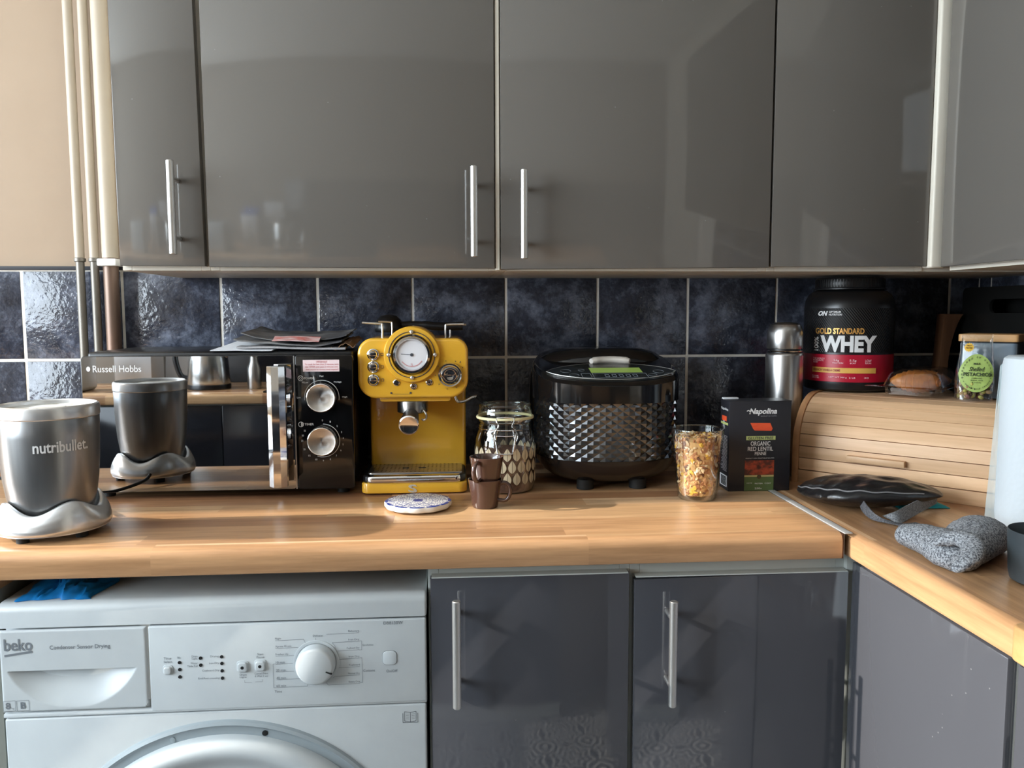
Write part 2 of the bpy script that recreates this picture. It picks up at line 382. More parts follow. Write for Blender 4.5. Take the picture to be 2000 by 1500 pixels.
# ------------------------------------------------------------------ worktops
def wt_profile(y_front, y_back, top=.91, bot=.87):
    P = []
    for k in range(7):
        a = PI - PI / 2 * k / 6; P.append((y_front + .014 + .014 * math.cos(a), top - .014 + .014 * math.sin(a)))
    P += [(y_back, top), (y_back, bot)]
    P += [(y_front + .006, bot), (y_front + .0018, bot + .0018), (y_front, bot + .006)]
    return P
t = thing('worktop', 'wood-block laminate worktop carrying the microwave and coffee machine', 'worktop', (0.2, -.3, .87))
obj('worktop_board', prism(B(), wt_profile(-.602, -.001), XL, 1.4622, 'yz'), M_wtx, t)
obj('end_edging', box(B(), 1.4622, 1.4650, -.600, -.003, .8715, .9085), mat('brown_worktop_end', srgb(84, 52, 34), .6), t)
t = thing('worktop', 'wood-block laminate worktop carrying the wooden bread bin', 'worktop', (1.77, -.9, .87))
b = prism(B(), wt_profile(1.4745, XR - .003), -1.9, -.001, 'xz')
obj('worktop_board', b, M_wty, t)
b = B(); box(b, 1.4632, 1.4755, -.606, -.004, .9100, .9118, .0006); box(b, 1.4655, 1.4725, -.588, -.004, .87, .91)
tag(recentre(obj('joint_strip', b, mat('dull_aluminium_strip', srgb(206, 206, 204), .45, .4)), (1.47, -.3, .91)), 'long metal joint strip between the two worktops', 'strip')

# ------------------------------------------------------------------ pipes
M_pipepaint = noisy('cream_pipe_paint', srgb(182, 170, 153), srgb(174, 161, 144), .45, 6)
M_copper = noisy('dull_copper', srgb(128, 100, 84), srgb(98, 88, 80), .4, 9, (1, 1, .3), metal=.45)
M_greypipe = noisy('dull_grey_pipe_metal', srgb(134, 128, 118), srgb(108, 104, 98), .4, 9, (1, 1, .3), metal=.45)
for x, r, lab, mm in ((.1315, .0082, 'thin painted pipe farthest from the wall cabinets', M_greypipe), (.160, .0082, 'thin painted pipe between the other two pipes', M_greypipe), (.1915, .0145, 'thick painted pipe with white clip beside the narrow wall cabinet', M_copper)):
    t = thing('pipe', lab, 'pipe', (x, -.03, .911), 0, 'pipes up the wall')
    obj('painted_section', cyl(B(), (x, -.03, 1.352), r + .001, ZC - 1.352), M_pipepaint, t)
    obj('bare_section', cyl(B(), (x, -.03, .911), r, 1.354 - .911), mm, t)
    if r > .01:
        b = B(); box(b, x - .019, x + .019, -.052, .0, 1.335, 1.350, .003); obj('clip', b, mat('white_clip_plastic', srgb(228, 228, 226), .4), t)
    else:
        b = B(); lathe(b, [(r + .0004, 0), (r + .003, .001), (r + .003, .007), (r + .0004, .008)], (x, -.03, 1.344)); obj('coupling', b, mm, t)

# ------------------------------------------------------------------ wall cabinets
def handle(b, x, y, z0, z1, r=.0062, off=.034, axis='y'):
    """bar handle standing off a door face at y (face normal -y)."""
    lathe(b, [(0, 0), (r - .001, 0), (r, .001), (r, z1 - z0 - .001), (r - .001, z1 - z0), (0, z1 - z0)], (x, y - off, z0), 'z', 20)
    for z in (z0 + .028, z1 - .028): cyl(b, (x, y + .0005, z), .0042, off, 'y', 14)
    return b
ZT = 2.04
def wall_unit(label, cx0, cx1, door, hx, hz, dz0):
    t = thing('wall_cabinet', label, 'cabinet', ((cx0 + cx1) / 2, -.16, 1.313), 0, 'grey wall cabinets')
    b = B(); T = .016
    box(b, cx0, cx0 + T, -.301, -.002, 1.313, ZT, .0008, 1); box(b, cx1 - T, cx1, -.301, -.002, 1.313, ZT, .0008, 1)
    box(b, cx0 + T, cx1 - T, -.301, -.002, 1.313, 1.331); box(b, cx0 + T, cx1 - T, -.301, -.002, ZT - T, ZT); box(b, cx0 + T, cx1 - T, -.012, -.002, 1.331, ZT - T)
    obj('carcass', b, M_carcass, t)
    d = obj('door', prism(B(), door, -.302, -.320, 'xz', .0016, 2), M_door, t)
    if hx is not None: obj('handle', handle(B(), hx, -.320, hz[0], hz[1]), M_satin, d, label='satin metal bar handle')
    return t
wall_unit('narrow grey wall cabinet beside the painted pipes', .3215, .4690, [(.3245, 1.3205), (.4650, 1.3195), (.4560, ZT), (.3225, ZT)], .4245, (1.337, 1.490), 0)
wall_unit('wide grey wall cabinet above the microwave and coffee machine', .4690, .9640, [(.4715, 1.3185), (.9590, 1.3165), (.9590, ZT), (.4690, ZT)], .9225, (1.334, 1.486), 0)
obj('edge_strip', box(B(), .9608, .9682, -.3165, -.3005, 1.3135, ZT, .0008, 1), M_carcass, bpy.data.objects['wall_cabinet.001'])
wall_unit('wide grey wall cabinet above the black multicooker', .9640, 1.4535, [(.9700, 1.3150), (1.4520, 1.3190), (1.4520, ZT), (.9700, ZT)], 1.0080, (1.331, 1.481), 0)
t = wall_unit('grey wall cabinet without handle above the black tub', 1.4535, 1.7500, [(1.4560, 1.3205), (1.7470, 1.3215), (1.7470, ZT), (1.4560, ZT)], None, None, 0)
obj('corner_post', box(B(), 1.7485, 1.7755, -.330, -.300, 1.318, ZT, .004, 3), M_carcass, t)
b = B(); box(b, 1.75, 2.066, -.298, -.002, 1.313, 1.327); obj('base_board', b, M_carcass, t)
def side_unit(label, y0, y1):
    t = thing('wall_cabinet', label, 'cabinet', (1.92, (y0 + y1) / 2, 1.313), 0, 'grey wall cabinets')
    b = B(); T = .016
    box(b, 1.781, 2.066, y0, y0 + T, 1.313, ZT); box(b, 1.781, 2.066, y1 - T, y1, 1.313, ZT); box(b, 1.781, 2.066, y0 + T, y1 - T, 1.313, 1.331); box(b, 1.781, 2.066, y0 + T, y1 - T, ZT - T, ZT); box(b, 2.052, 2.066, y0 + T, y1 - T, 1.331, ZT - T)
    obj('carcass', b, M_carcass, t)
    obj('door', box(B(), 1.761, 1.780, y0 + .003, y1 - .003, 1.319, ZT, .0016), M_door, t); return t
side_unit('grey wall cabinet on the side wall next to the corner post', -.86, -.336)
side_unit('grey wall cabinet on the side wall farther from the corner', -1.45, -.864)

# ------------------------------------------------------------------ base cabinets
def base_unit(label, x0, x1, door, hx, hz):
    t = thing('base_cabinet', label, 'cabinet', ((x0 + x1) / 2, -.3, 0), 0, 'grey base cabinets')
    b = B(); T = .016
    box(b, x0, x0 + T, -.561, -.02, .12, .869, .0008, 1); box(b, x1 - T, x1, -.561, -.02, .12, .869, .0008, 1); box(b, x0 + T, x1 - T, -.561, -.02, .12, .136)
    box(b, x0 + T, x1 - T, -.561, -.543, .80, .869); box(b, x0 + T, x1 - T, -.03, -.02, .136, .80)
    obj('carcass', b, M_rail, t)
    obj('plinth', box(B(), x0, x1, -.52, -.50, 0, .12), M_basedoor, t)
    d = obj('door', prism(B(), door, -.562, -.580, 'xz', .0016, 2), M_basedoor, t)
    obj('door_edging', box(B(), door[3][0] + .002, door[2][0] - .002, -.5805, -.5625, max(door[2][1], door[3][1]) - .0012, max(door[2][1], door[3][1]) + .0004), M_rail, d)
    obj('handle', handle(B(), hx, -.580, hz[0], hz[1], .0062, .036), M_satin, d, label='satin metal bar handle')
    return t
base_unit('grey base cabinet next to the tumble dryer', .8445, 1.1490, [(.8490, .13), (1.1450, .13), (1.1450, .8520), (.8480, .8500)], .8860, (.6690, .8290))
base_unit('grey base cabinet in the corner beside the side run', 1.1490, 1.4885, [(1.1530, .13), (1.4840, .13), (1.4850, .8450), (1.1530, .8400)], 1.2030, (.6590, .8190))
obj('corner_filler', box(B(), 1.4860, 1.5095, -.570, -.556, .12, .869, .001), M_rail, bpy.data.objects['base_cabinet.001'])
def side_base(label, y0, y1):
    t = thing('base_cabinet', label, 'cabinet', (1.78, (y0 + y1) / 2, 0), 0, 'grey base cabinets')
    b = B(); box(b, 1.509, 2.06, y0, y0 + .016, .12, .869); box(b, 1.509, 2.06, y1 - .016, y1, .12, .869); box(b, 1.509, 2.06, y0 + .016, y1 - .016, .12, .136); box(b, 1.509, 1.527, y0 + .016, y1 - .016, .80, .869); box(b, 2.05, 2.06, y0 + .016, y1 - .016, .136, .8)
    obj('carcass', b, M_rail, t)
    obj('plinth', box(B(), 1.545, 1.56, y0, y1, 0, .12), M_basedoor, t)
    d = obj('door', box(B(), 1.4905, 1.508, y0 + .009, y1 - .001, .13, .859, .0016), M_basedoor, t)
    return t
side_base('grey base cabinet with a plain door under the side worktop by the corner', -.932, -.578)
side_base('grey base cabinet under the bamboo board end of the side worktop', -1.45, -.938)
t = thing('end_panel', 'wooden batten and panel under the worktop beside the tumble dryer', 'panel', (.11, -.3, 0))
obj('batten', box(B(), .0, .2325, -.585, -.1, .846, .8695), M_wtx, t)
obj('panel_board', box(B(), .0, .2325, -.570, -.1, 0, .846), mat('grey_green_panel', srgb(128, 130, 122), .6), t)

# ================================================================== tumble dryer
t = thing('tumble_dryer', 'white condenser tumble dryer under the worktop', 'dryer', (.5405, -.3, 0))
DY = -.585
b = B(); box(b, .241, .840, -.570, -.02, .01, .795, .004); obj('body', b, M_white, t)
b = B(); prism(b, [(DY + .014 - .014 * math.cos(k * PI / 16), .8315 - .014 + .014 * math.sin(k * PI / 16)) for k in range(9)] + [(-.015, .8315), (-.015, .7965), (DY, .7965)], .2385, .8425, 'yz', .004, 3); obj('lid', b, M_white, t)
b = B(); box(b, .4445, .8415, DY, -.5695, .6655, .7935, .003, 3); box(b, .2395, .8415, DY + .001, -.5695, .6635, .6705, .002, 2); cp = obj('control_panel', b, M_white, t)
# drawer front with a scooped hand recess
def drawer_pt(u, v):
    x = .2400 + u * .2030; z = .6725 + v * .1210
    xm = (.2500 + .4270) / 2; hw = (.4270 - .2500) / 2; q = (x - xm) / hw; d = 0.0
    if abs(q) < 1:
        zt = .7340; zb = zt - .056 * (1 - abs(q) ** 2.4) ** 0.8
        if zb < z < zt:
            k = (z - zb) / (zt - zb + 1e-6); d = .024 * (1 - abs(q) ** 3) * (k ** 1.1)
    e = min(u * .203, (1 - u) * .203, v * .123, (1 - v) * .123); d += .003 * max(0, 1 - e / .003) ** 2
    cx, cz = .4430 - .012, .6725 + .012
    if x > cx and z < cz and math.hypot(x - cx, z - cz) > .012: d += .003
    return (x, DY - .001 + d, z)
dr = obj('drawer', grid(B(), drawer_pt, 120, 110), M_white, t, 50)
b = B(); y = DY - .0016
text(b, 'beko', .2475, .2860, .7640, .7815, y, .018); line(b, [(.2475, .7570), (.2855, .7625)], .0030, y)
obj('brand_lettering', b, M_print, dr)
b = B(); text(b, 'Condenser Sensor Drying', .3095, .3925, .7625, .7705, y, .004); obj('drawer_lettering', b, M_print, dr)
b = B()
for x0, x1 in ((.2425, .2585), (.2605, .2770)): line(b, [(x0, .6755), (x1, .6760), (x1, .6910), (x0, .6905), (x0, .6755)], .0005, y)
text(b, '8', .2450, .2515, .6785, .6885, y, .02); text(b, 'kg', .2530, .2570, .6780, .6810, y); text(b, 'B', .2655, .2725, .6785, .6885, y, .03); obj('rating_marks', b, M_print, dr)
y = DY - .0006
# buttons, lamps, dial
def dbutton(x, z, s, hole, nm='button'):
    b = B(); prism(b, rrect(x - s - .002, x + s + .002, z - s - .002, z + s + .002, .0045), DY + .002, DY - .0012, 'xz', .0008); prism(b, rrect(x - s, x + s, z - s, z + s, .0035), DY + .002, DY - .0045, 'xz', .0015, 3)
    o = obj(nm, b, M_white, t)
    if hole: obj('button_lamp', cyl(B(), (x, DY - .0042, z), .0024, .0006, 'y', 16), M_dark, o)
dbutton(.4710, .7280, .0052, False); dbutton(.5765, .7290, .0068, True); dbutton(.6015, .7300, .0068, True)
for x, z in ((.4875, .7385), (.4875, .7280), (.4872, .7170), (.5172, .7440), (.5172, .7335), (.5470, .7450), (.5470, .7350), (.5470, .7240), (.5472, .7130)):
    obj('indicator_lamp', cyl(B(), (x, DY + .0006, z), .0024, .0016, 'y', 14), M_dark, t)
b = B(); lathe(b, [(.0335, -.0005), (.0335, .0012), (.0300, .0016), (.0290, .0010)], (.6815, DY, .7315), 'y', 48); obj('dial_ring', b, M_white, t)
b = B(); lathe(b, [(.0285, 0), (.0280, .012), (.0265, .0165), (.0235, .0185), (0, .0195)], (.6815, DY, .7315), 'y', 56); kn = obj('dial_knob', b, M_white, t)
b = B(); box(b, .0175, .0268, -.0205, -.0186, -.0009, .0009); bmesh.ops.rotate(b, cent=(0, 0, 0), matrix=Matrix.Rotation(math.radians(22), 3, 'Y'), verts=b.verts); bmesh.ops.translate(b, vec=(.6815, DY + .001, .7315), verts=b.verts); obj('dial_mark', b, M_dark, kn)
b = B(); prism(b, rrect(.7770, .7985, .7240, .7455, .006), DY + .002, DY - .0002, 'xz', .0004); oo = obj('power_button', b, M_printd, t)
obj('power_button_face', prism(B(), rrect(.7775, .7980, .7245, .7450, .0058), DY + .002, DY - .0014, 'xz', .0008), M_white, oo)
b = B()
L = lambda s, x, z, h, bold=0.0: text(b, s, x, None, z, z + h, y, bold)
R_ = lambda s, x1, z, h, wd: text(b, s, x1 - wd, x1, z, z + h, y)
L('Time', .4655, .7435, .0035); L('Select', .4655, .7385, .0035); L('9h', .4845, .7440, .0035)
R_('Drum', .5130, .7455, .0032, .008); R_('Light', .5130, .7415, .0032, .008); R_('Water', .5130, .7352, .0032, .010); R_('Tank Full', .5130, .7310, .0032, .015)
R_('Drying', .5430, .7440, .0036, .012); R_('Iron Dry', .5430, .7338, .0036, .014); R_('Cupboard Dry', .5430, .7230, .0036, .024); R_('End/Anti creasing', .5430, .7115, .0036, .030)
R_('Drum', .5815, .7155, .0030, .010); R_('Light', .5815, .7115, .0030, .010); R_('Start', .6065, .7455, .0032, .009); R_('Pause', .6075, .7410, .0032, .011)
R_('Cancel Press', .6120, .7165, .0030, .019); R_('& Wait 3 sec', .6120, .7125, .0030, .019)
line(b, [(.5785, .7085), (.5785, .7050), (.5885, .7050)], .0004, y); line(b, [(.5935, .7055), (.6035, .7055), (.6035, .7090)], .0004, y)
obj('lamp_lettering', b, M_print, cp); b = B()
for i, s in enumerate(('Night', 'Xpress 35 min', 'Freshen Up', '10 min', '20 min', '40 min', '60 min')):
    z = .7665 - i * .0118; L(s, .6235, z + .0008, .0036)
    xe = (.664, .656, .652, .650, .650, .656, .668)[i]; line(b, [(.6235, z), (xe, z + .0006)], .00045, y)
line(b, [(.664, .7671), (.6665, .7620)], .00045, y); line(b, [(.650, .7317), (.6515, .7310)], .00045, y); line(b, [(.656, .7081), (.6590, .7105)], .00045, y); line(b, [(.668, .6963), (.6690, .7010)], .00045, y)
line(b, [(.6195, .7315), (.6195, .6957)], .00045, y); line(b, [(.6195, .7315), (.6235, .7315)], .00045, y); line(b, [(.6195, .6957), (.6235, .6957)], .00045, y); L('Time', .6205, .6880, .0036)
L('Delicate', .6775, .7705, .0030); line(b, [(.6815, .7690), (.6815, .7655)], .00045, y)
for i, (s, xs) in enumerate((('Babycare', .697), ('Iron Dry', .705), ('Cupboard Dry', .711), ('Iron Dry', .713), ('Cupboard', .713), ('Normal Dry', .708), ('Extra Dry', .698))):
    z = .7745 - i * .0128; R_(s, .7440, z + .0008, .0034, .010 + .0007 * len(s)); line(b, [(xs, z - .001), (.7440, z)], .00045, y)
line(b, [(.7440, .7620), (.7475, .7620), (.7475, .7485), (.7440, .7485)], .00045, y); L('Synthetics', .7485, .7535, .0036)
line(b, [(.7440, .7365), (.7475, .7365), (.7475, .6985), (.7440, .6985)], .00045, y); L('Cottons', .7490, .7150, .0036)
line(b, [(.711, .7479), (.7085, .7560), (.705, .7607)], .00045, y); line(b, [(.713, .7351), (.713, .7233)], .00045, y); line(b, [(.698, .6967), (.695, .7010), (.708, .7095)], .00045, y)
obj('programme_lettering', b, M_print, cp); b = B()
L('DB8130W', .7795, .7855, .0046); L('On/Off', .7825, .7130, .0038)
obj('panel_lettering', b, M_print, cp)
# lower front with round door
t2 = obj('front_panel', box(B(), .2405, .8405, -.583, -.569, .03, .6620, .003, 3), M_white, t)
b = B(); line(b, [(.808, .636), (.808, .6505), (.8165, .6490), (.8250, .6505), (.8250, .6360), (.8165, .6345), (.808, .6360)], .0006, -.5836); line(b, [(.8165, .6490), (.8165, .6345)], .0006, -.5836); line(b, [(.8055, .6480), (.8055, .6335), (.8275, .6335), (.8275, .6480)], .0006, -.5836)
for k in range(4): line(b, [(.8100, .6470 - k * .0025), (.8148, .6465 - k * .0025)], .0003, -.5836); line(b, [(.8185, .6465 - k * .0025), (.8232, .6470 - k * .0025)], .0003, -.5836)
obj('booklet_symbol', b, M_printd, t2)
DC = (.5490, .3720)
b = B(); lathe(b, [(.2775, .0), (.2760, .006), (.2720, .0085), (.2700, .0060), (.2665, .0045), (.2610, .0050), (.2540, .0040), (.2540, 0)], (DC[0], -.5825, DC[1]), 'y', 128); obj('door_ring', b, M_ringgrey, t)
b = B(); lathe(b, [(.2570, -.002), (.2570, .012), (.2545, .020), (.2480, .0265), (.2400, .0285), (.2320, .0270), (.2220, .0180), (.2100, .0125), (.1800, .0115), (0, .0140)], (DC[0], -.5825, DC[1]), 'y', 128); dd = obj('door', b, M_white, t, 50)
for px, pz in ((.4735, .6265), (.6055, .6285)):
    r = math.hypot(px - DC[0], pz - DC[1]); k = .2625 / r; x, z = DC[0] + (px - DC[0]) * k, DC[1] + (pz - DC[1]) * k
    obj('ring_screw', cyl(B(), (x, -.5868, z), .0042, .0016, 'y', 18, .0005), M_ringgrey if px < .5 else M_dark, t)
obj('door_mark', line(B(), [(.6455, .5900), (.6455, .5780)], .0012, -.6040), M_printd, dd)
# blue carrier bag on the dryer
def bag_pt(u, v):
    x = .258 + .105 * u; y_ = -.572 + .20 * v
    h = .030 * (math.sin(PI * min(1, max(0, u))) ** .5) * (math.sin(PI * v) ** .5)
    n = noise.noise(Vector((u * 6, v * 7, 1.3))) * .5 + .5 + .5 * abs(noise.noise(Vector((u * 17, v * 14, 4.1))))
    e = noise.noise(Vector((u * 5, v * 5, 7))) * .012
    return (x + e + .02 * v, y_ + e, min(.8692, .8322 + h * n))
tag(recentre(obj('carrier_bag', grid(B(), bag_pt, 44, 50, thick=.0006), mat('blue_thin_plastic', srgb(20, 118, 186), .35), None, 60), (.32, -.47, .8322)), 'crumpled blue plastic bag squeezed between worktop and tumble dryer', 'bag')

# ================================================================== microwave
t = thing('microwave', 'black microwave oven with mirrored door and chrome bar handle', 'microwave', (.47, -.16, .91))
MF = -.285
b = B(); box(b, .238, .7035, MF + .022, -.030, .922, 1.1715, .006, 3); obj('body', b, mat('black_microwave_shell', srgb(24, 24, 26), .3), t)
b = B(); prism(b, rrect(.2365, .6035, .9225, 1.1650, .006), MF + .021, MF, 'xz', .0012); d = obj('door', b, M_blackgloss, t)
obj('mirror_glass', prism(B(), rrect(.2378, .6010, .9240, 1.1640, .005), MF + .001, MF - .0006, 'xz'), M_mirror, d)
obj('door_edge', box(B(), .6012, .6034, MF - .0008, MF + .002, .9240, 1.1640), M_steel, d)
b = B(); text(b, 'Russell Hobbs', .2570, .3390, 1.1370, 1.1490, MF - .0009, .006)
o_ = [( .2495 + .0035 * math.cos(a), 1.1430 + .0045 * math.sin(a)) for a in [k * PI / 5 for k in range(10)]]
vs = [b.verts.new((p[0], MF - .0009, p[1])) for p in o_]; b.faces.new(vs); obj('door_lettering', b, M_whiteprint, d)
b = B(); hx = .5775
oct_ = [(hx + .0165 * math.cos(PI / 8 + k * PI / 4) * 1.0, MF - .030 + .015 * math.sin(PI / 8 + k * PI / 4)) for k in range(8)]
prism(b, oct_, .9350, 1.1480, 'xy', .0015, 2)
h = obj('handle', b, M_chrome, d)
b = B(); box(b, hx - .008, hx + .008, MF - .022, MF, 1.128, 1.142, .002); box(b, hx - .008, hx + .008, MF - .022, MF, .942, .956, .002); obj('handle_post', b, M_black, h)
b = B(); prism(b, rrect(.6045, .7055, .9225, 1.1650, .005), MF + .021, MF, 'xz', .0012); cp = obj('control_panel', b, M_blackgloss, t)
y = MF - .0007
st = obj('warning_sticker', box(B(), (0.6181, 1.1355)[0], (0.6821, 1.1350)[0], y, MF, (0.6181, 1.1355)[1], (0.6187, 1.1565)[1]), mat('pinkish_sticker', srgb(236, 214, 216), .5), cp)
b = B()
for s, x0, x1, z in (('IMPORTANT', .6420, .6610, 1.1510), ('To cook for less than 2 minutes, turn', .6215, .6805, 1.1467), ('dial TIMER past past 2 minutes and', .6220, .6790, 1.1420), ('then return to correct time required', .6230, .6800, 1.1373)): text(b, s, x0, x1, z, z + .0034, y - .0004)
obj('sticker_lettering', b, mat('red_print', srgb(190, 90, 96), .6), st)
K1 = (0.6501, 1.0894); K2 = (0.6501, 1.0112)
b = B()
def arc(c, r, a0, a1, n, wd): line(b, [(c[0] + r * math.cos(math.radians(a0 + (a1 - a0) * k / n)), c[1] + r * math.sin(math.radians(a0 + (a1 - a0) * k / n))) for k in range(n + 1)], wd, y)
arc(K1, .0305, -10, 190, 30, .0009)
for a, s in ((180, 'Low'), (135, 'M.Low'), (90, 'Med'), (45, 'M.High'), (0, 'High')):
    c = (K1[0] + .0405 * math.cos(math.radians(a)), K1[1] + .0380 * math.sin(math.radians(a))); wd = .0022 * len(s); text(b, s, c[0] - wd / 2, c[0] + wd / 2, c[1] - .0016, c[1] + .0016, y)
arc(K2, .0300, -110, 88, 30, .0009)
for a, s in ((90, '0'), (68, '1'), (45, '2'), (24, '3'), (6, '4'), (-12, '5'), (-30, '6'), (-50, '7'), (-70, '8'), (-90, '9'), (-110, '10'), (-132, '15'), (-155, '20'), (180, '25'), (165, '30'), (150, '35')):
    c = (K2[0] + .0365 * math.cos(math.radians(a)), K2[1] + .0365 * math.sin(math.radians(a))); wd = .0018 * len(s); text(b, s, c[0] - wd / 2, c[0] + wd / 2, c[1] - .0016, c[1] + .0016, y)
for c, s in (((0.6135, 1.1237), 'POWER'), ((0.6123, 1.0409), 'TIMER')):
    cc = c; arc(cc, .0044, 0, 360, 20, .0010); text(b, s, cc[0] + .0062, cc[0] + .0225, cc[1] - .0019, cc[1] + .0019, y, .012)
    if s == 'POWER': arc(cc, .0018, 0, 360, 12, .0008)
    else: arc(cc, .0020, -90, 90, 10, .0036)
obj('panel_lettering', b, M_whiteprint, cp)
M_spun = mat('spun_aluminium', (.80, .79, .77, 1), .22, 1.0, Anisotropic=0.9) 
_t = NT(M_spun); _tc = _t.n('ShaderNodeTangent', direction_type='RADIAL', axis='Y'); _t.l(_tc.outputs[0], _t.p.inputs['Tangent'])
for kc in (K1, K2):
    b = B(); lathe(b, [(.0265, 0), (.0262, .014), (.0250, .0162), (.0242, .0165)], (kc[0], MF, kc[1]), 'y', 48)
    o = obj('knob', b, M_chrome, t); b = B(); lathe(b, [(.0243, .0165), (.0232, .0158), (0, .0158)], (0, 0, 0), 'y', 48)
    f = obj('knob_face', b, M_spun, o, local=True); f.location = Vector((kc[0], MF, kc[1])) - t.location
for x in (.26, .68):
    for y_ in (-.25, -.06): obj('foot', cyl(B(), (x, y_, .9105), .011, .012, 'z', 16), M_rubber, t)
# papers lying on the microwave
def sheet(x0, x1, y0, y1, z, amp, ph, nu=24, nv=8, thick=.0012, curl=0.0, skew=0.0, lift=0.0):
    def fn(u, v):
        zz = z + lift * v + (amp * .6 * noise.noise(Vector((u * 6, v * 4, ph * 3 + z * 90)))) + amp * (math.sin(u * 5.1 + ph) * .5 + .5) * (1 - .6 * v) + curl * max(0, 1 - u * 3.5) ** 2 + curl * .6 * max(0, (u - .85) / .15) ** 2
        return (x0 + (x1 - x0) * u + skew * v, y0 + (y1 - y0) * v, zz)
    return grid(B(), fn, nu, nv, thick=thick)
tag(recentre(obj('leaflet', sheet(.452, .56, -.266, -.14, 1.1730, .0010, 0, thick=.0012, skew=.045, lift=.022), M_paper), (.52, -.19, 1.1735)), 'white folded leaflet lying flat on the microwave under the newspaper', 'leaflet')
t = thing('newspaper', 'dark creased newspaper lying on top of the microwave', 'newspaper', (.58, -.17, 1.176))
M_news = noisy('grey_newsprint', srgb(134, 132, 130), srgb(66, 66, 70), .75, 14, bump=.3, bscale=20); M_news2 = noisy('light_newsprint', srgb(178, 176, 176), srgb(150, 148, 150), .75, 20)
obj('page', sheet(.497, .690, -.262, -.08, 1.1765, .003, .5, thick=.003, lift=.012), M_news2, t)
obj('page', sheet(.492, .683, -.258, -.075, 1.1830, .005, 1.4, thick=.0025, curl=.006, lift=.014), M_news, t)
obj('page', sheet(.500, .690, -.240, -.070, 1.1905, .005, 2.2, thick=.0015, curl=.008, lift=.012), M_news, t)
pg = obj('coloured_page', sheet(.560, .643, -.262, -.235, 1.1885, .0022, .2, 16, 3, .001, lift=.008), noisy('red_white_print', srgb(226, 210, 208), srgb(196, 92, 80), .6, 30, (1, 3, 1)), t)
tag(recentre(obj('paper_bag', sheet(.664, .706, -.255, -.10, 1.1745, .010, 4.6, 14, 8, .0012, curl=.004, lift=.014), noisy('brown_kraft_paper', srgb(140, 108, 78), srgb(104, 80, 60), .8, 12, bump=.4, bscale=25)), (.685, -.17, 1.1745)), 'crumpled brown paper bag sticking out beside the newspaper', 'bag')

# ================================================================== blender base
NC = (.2785, -.4900)
t = thing('blender_base', 'grey personal blender motor base with silver wavy foot', 'blender', (NC[0], NC[1], .91))
M_grey = noisy('brushed_gunmetal', (.30, .31, .32, 1), (.25, .26, .27, 1), .30, 60, (1, 1, .04), metal=.85); M_silver = mat('satin_silver_plastic', (.66, .67, .68, 1), .28, .75)
b = B(); lathe(b, [(.050, .935), (.0560, .950), (.0605, .970), (.0640, .995), (.0662, 1.025), (.0675, 1.060), (.0682, 1.0860), (.0678, 1.0870)], (NC[0], NC[1], 0), seg=72); obj('motor_housing', b, M_grey, t)
b = B(); lathe(b, [(.0680, 1.0870), (.0692, 1.0885), (.0692, 1.1010), (.0680, 1.1045), (.0655, 1.1060), (.0635, 1.1040), (.0630, 1.0980)], (NC[0], NC[1], 0), seg=72); obj('rim', b, M_silver, t)
b = B(); lathe(b, [(.0632, 1.0995), (.060, 1.0985), (.056, 1.0975), (0, 1.0965)], (NC[0], NC[1], 0), seg=48); lathe(b, [(.024, 1.0968), (.024, 1.1010), (.019, 1.1018), (0, 1.1018)], (NC[0], NC[1], 0), seg=24)
obj('cup_socket', b, noisy('stained_white_plastic', srgb(206, 208, 206), srgb(150, 140, 122), .5, 24, lo=.5, hi=.7), t)
prof = [(.0772, 0), (.0790, .10), (.0788, .30), (.0765, .55), (.0720, .8), (.0665, 1.0), (.0625, 1.0)]
def base_pt(u, v):
    a = 2 * PI * u; k = v * (len(prof) - 1); i = min(int(k), len(prof) - 2); f = k - i; r = prof[i][0] + (prof[i + 1][0] - prof[i][0]) * f; h = prof[i][1] + (prof[i + 1][1] - prof[i][1]) * f
    top = .9575 - .0085 * math.cos(4 * (a - math.radians(-88)))
    return (NC[0] + r * math.cos(a), NC[1] + r * math.sin(a), .9215 + (top - .9215) * h)
b = grid(B(), base_pt, 96, 18); cyl(b, (NC[0], NC[1], .9200), .0770, .003, seg=64); obj('foot_shell', b, M_silver, t, 60)
for a in (-105, -30, 60, 150): obj('foot', cyl(B(), (NC[0] + .062 * math.cos(math.radians(a)), NC[1] + .062 * math.sin(math.radians(a)), .9105), .0085, .0105, 'z', 18), M_rubber, t)
rz = math.radians(-(NC[0] - .8836) / 1.24 * 0) 
b = B(); _m = Matrix.Translation((NC[0], NC[1], 0)) @ Matrix.Rotation(math.radians(-14 + 40), 4, 'Z')
_m = Matrix.Translation((NC[0], NC[1], 0)) @ Matrix.Rotation(math.radians(38), 4, 'Z')
text(b, 'nutribullet.', -.0350, .0370, 1.0405, 1.0570, 0, .02, cylr=.0672, M=_m); obj('lettering', b, M_whiteprint, t)
tag(obj('power_cord', tube(B(), smooth_path([(.300, -.410, .930), (.296, -.385, .922), (.262, -.345, .9135), (.222, -.31, .9135), (.18, -.20, .9135), (.05, -.10, .9135), (-.2, -.08, .9135)], 8), .0031, 8), M_rubber), 'black power cord running from the blender base behind the microwave', 'cord')

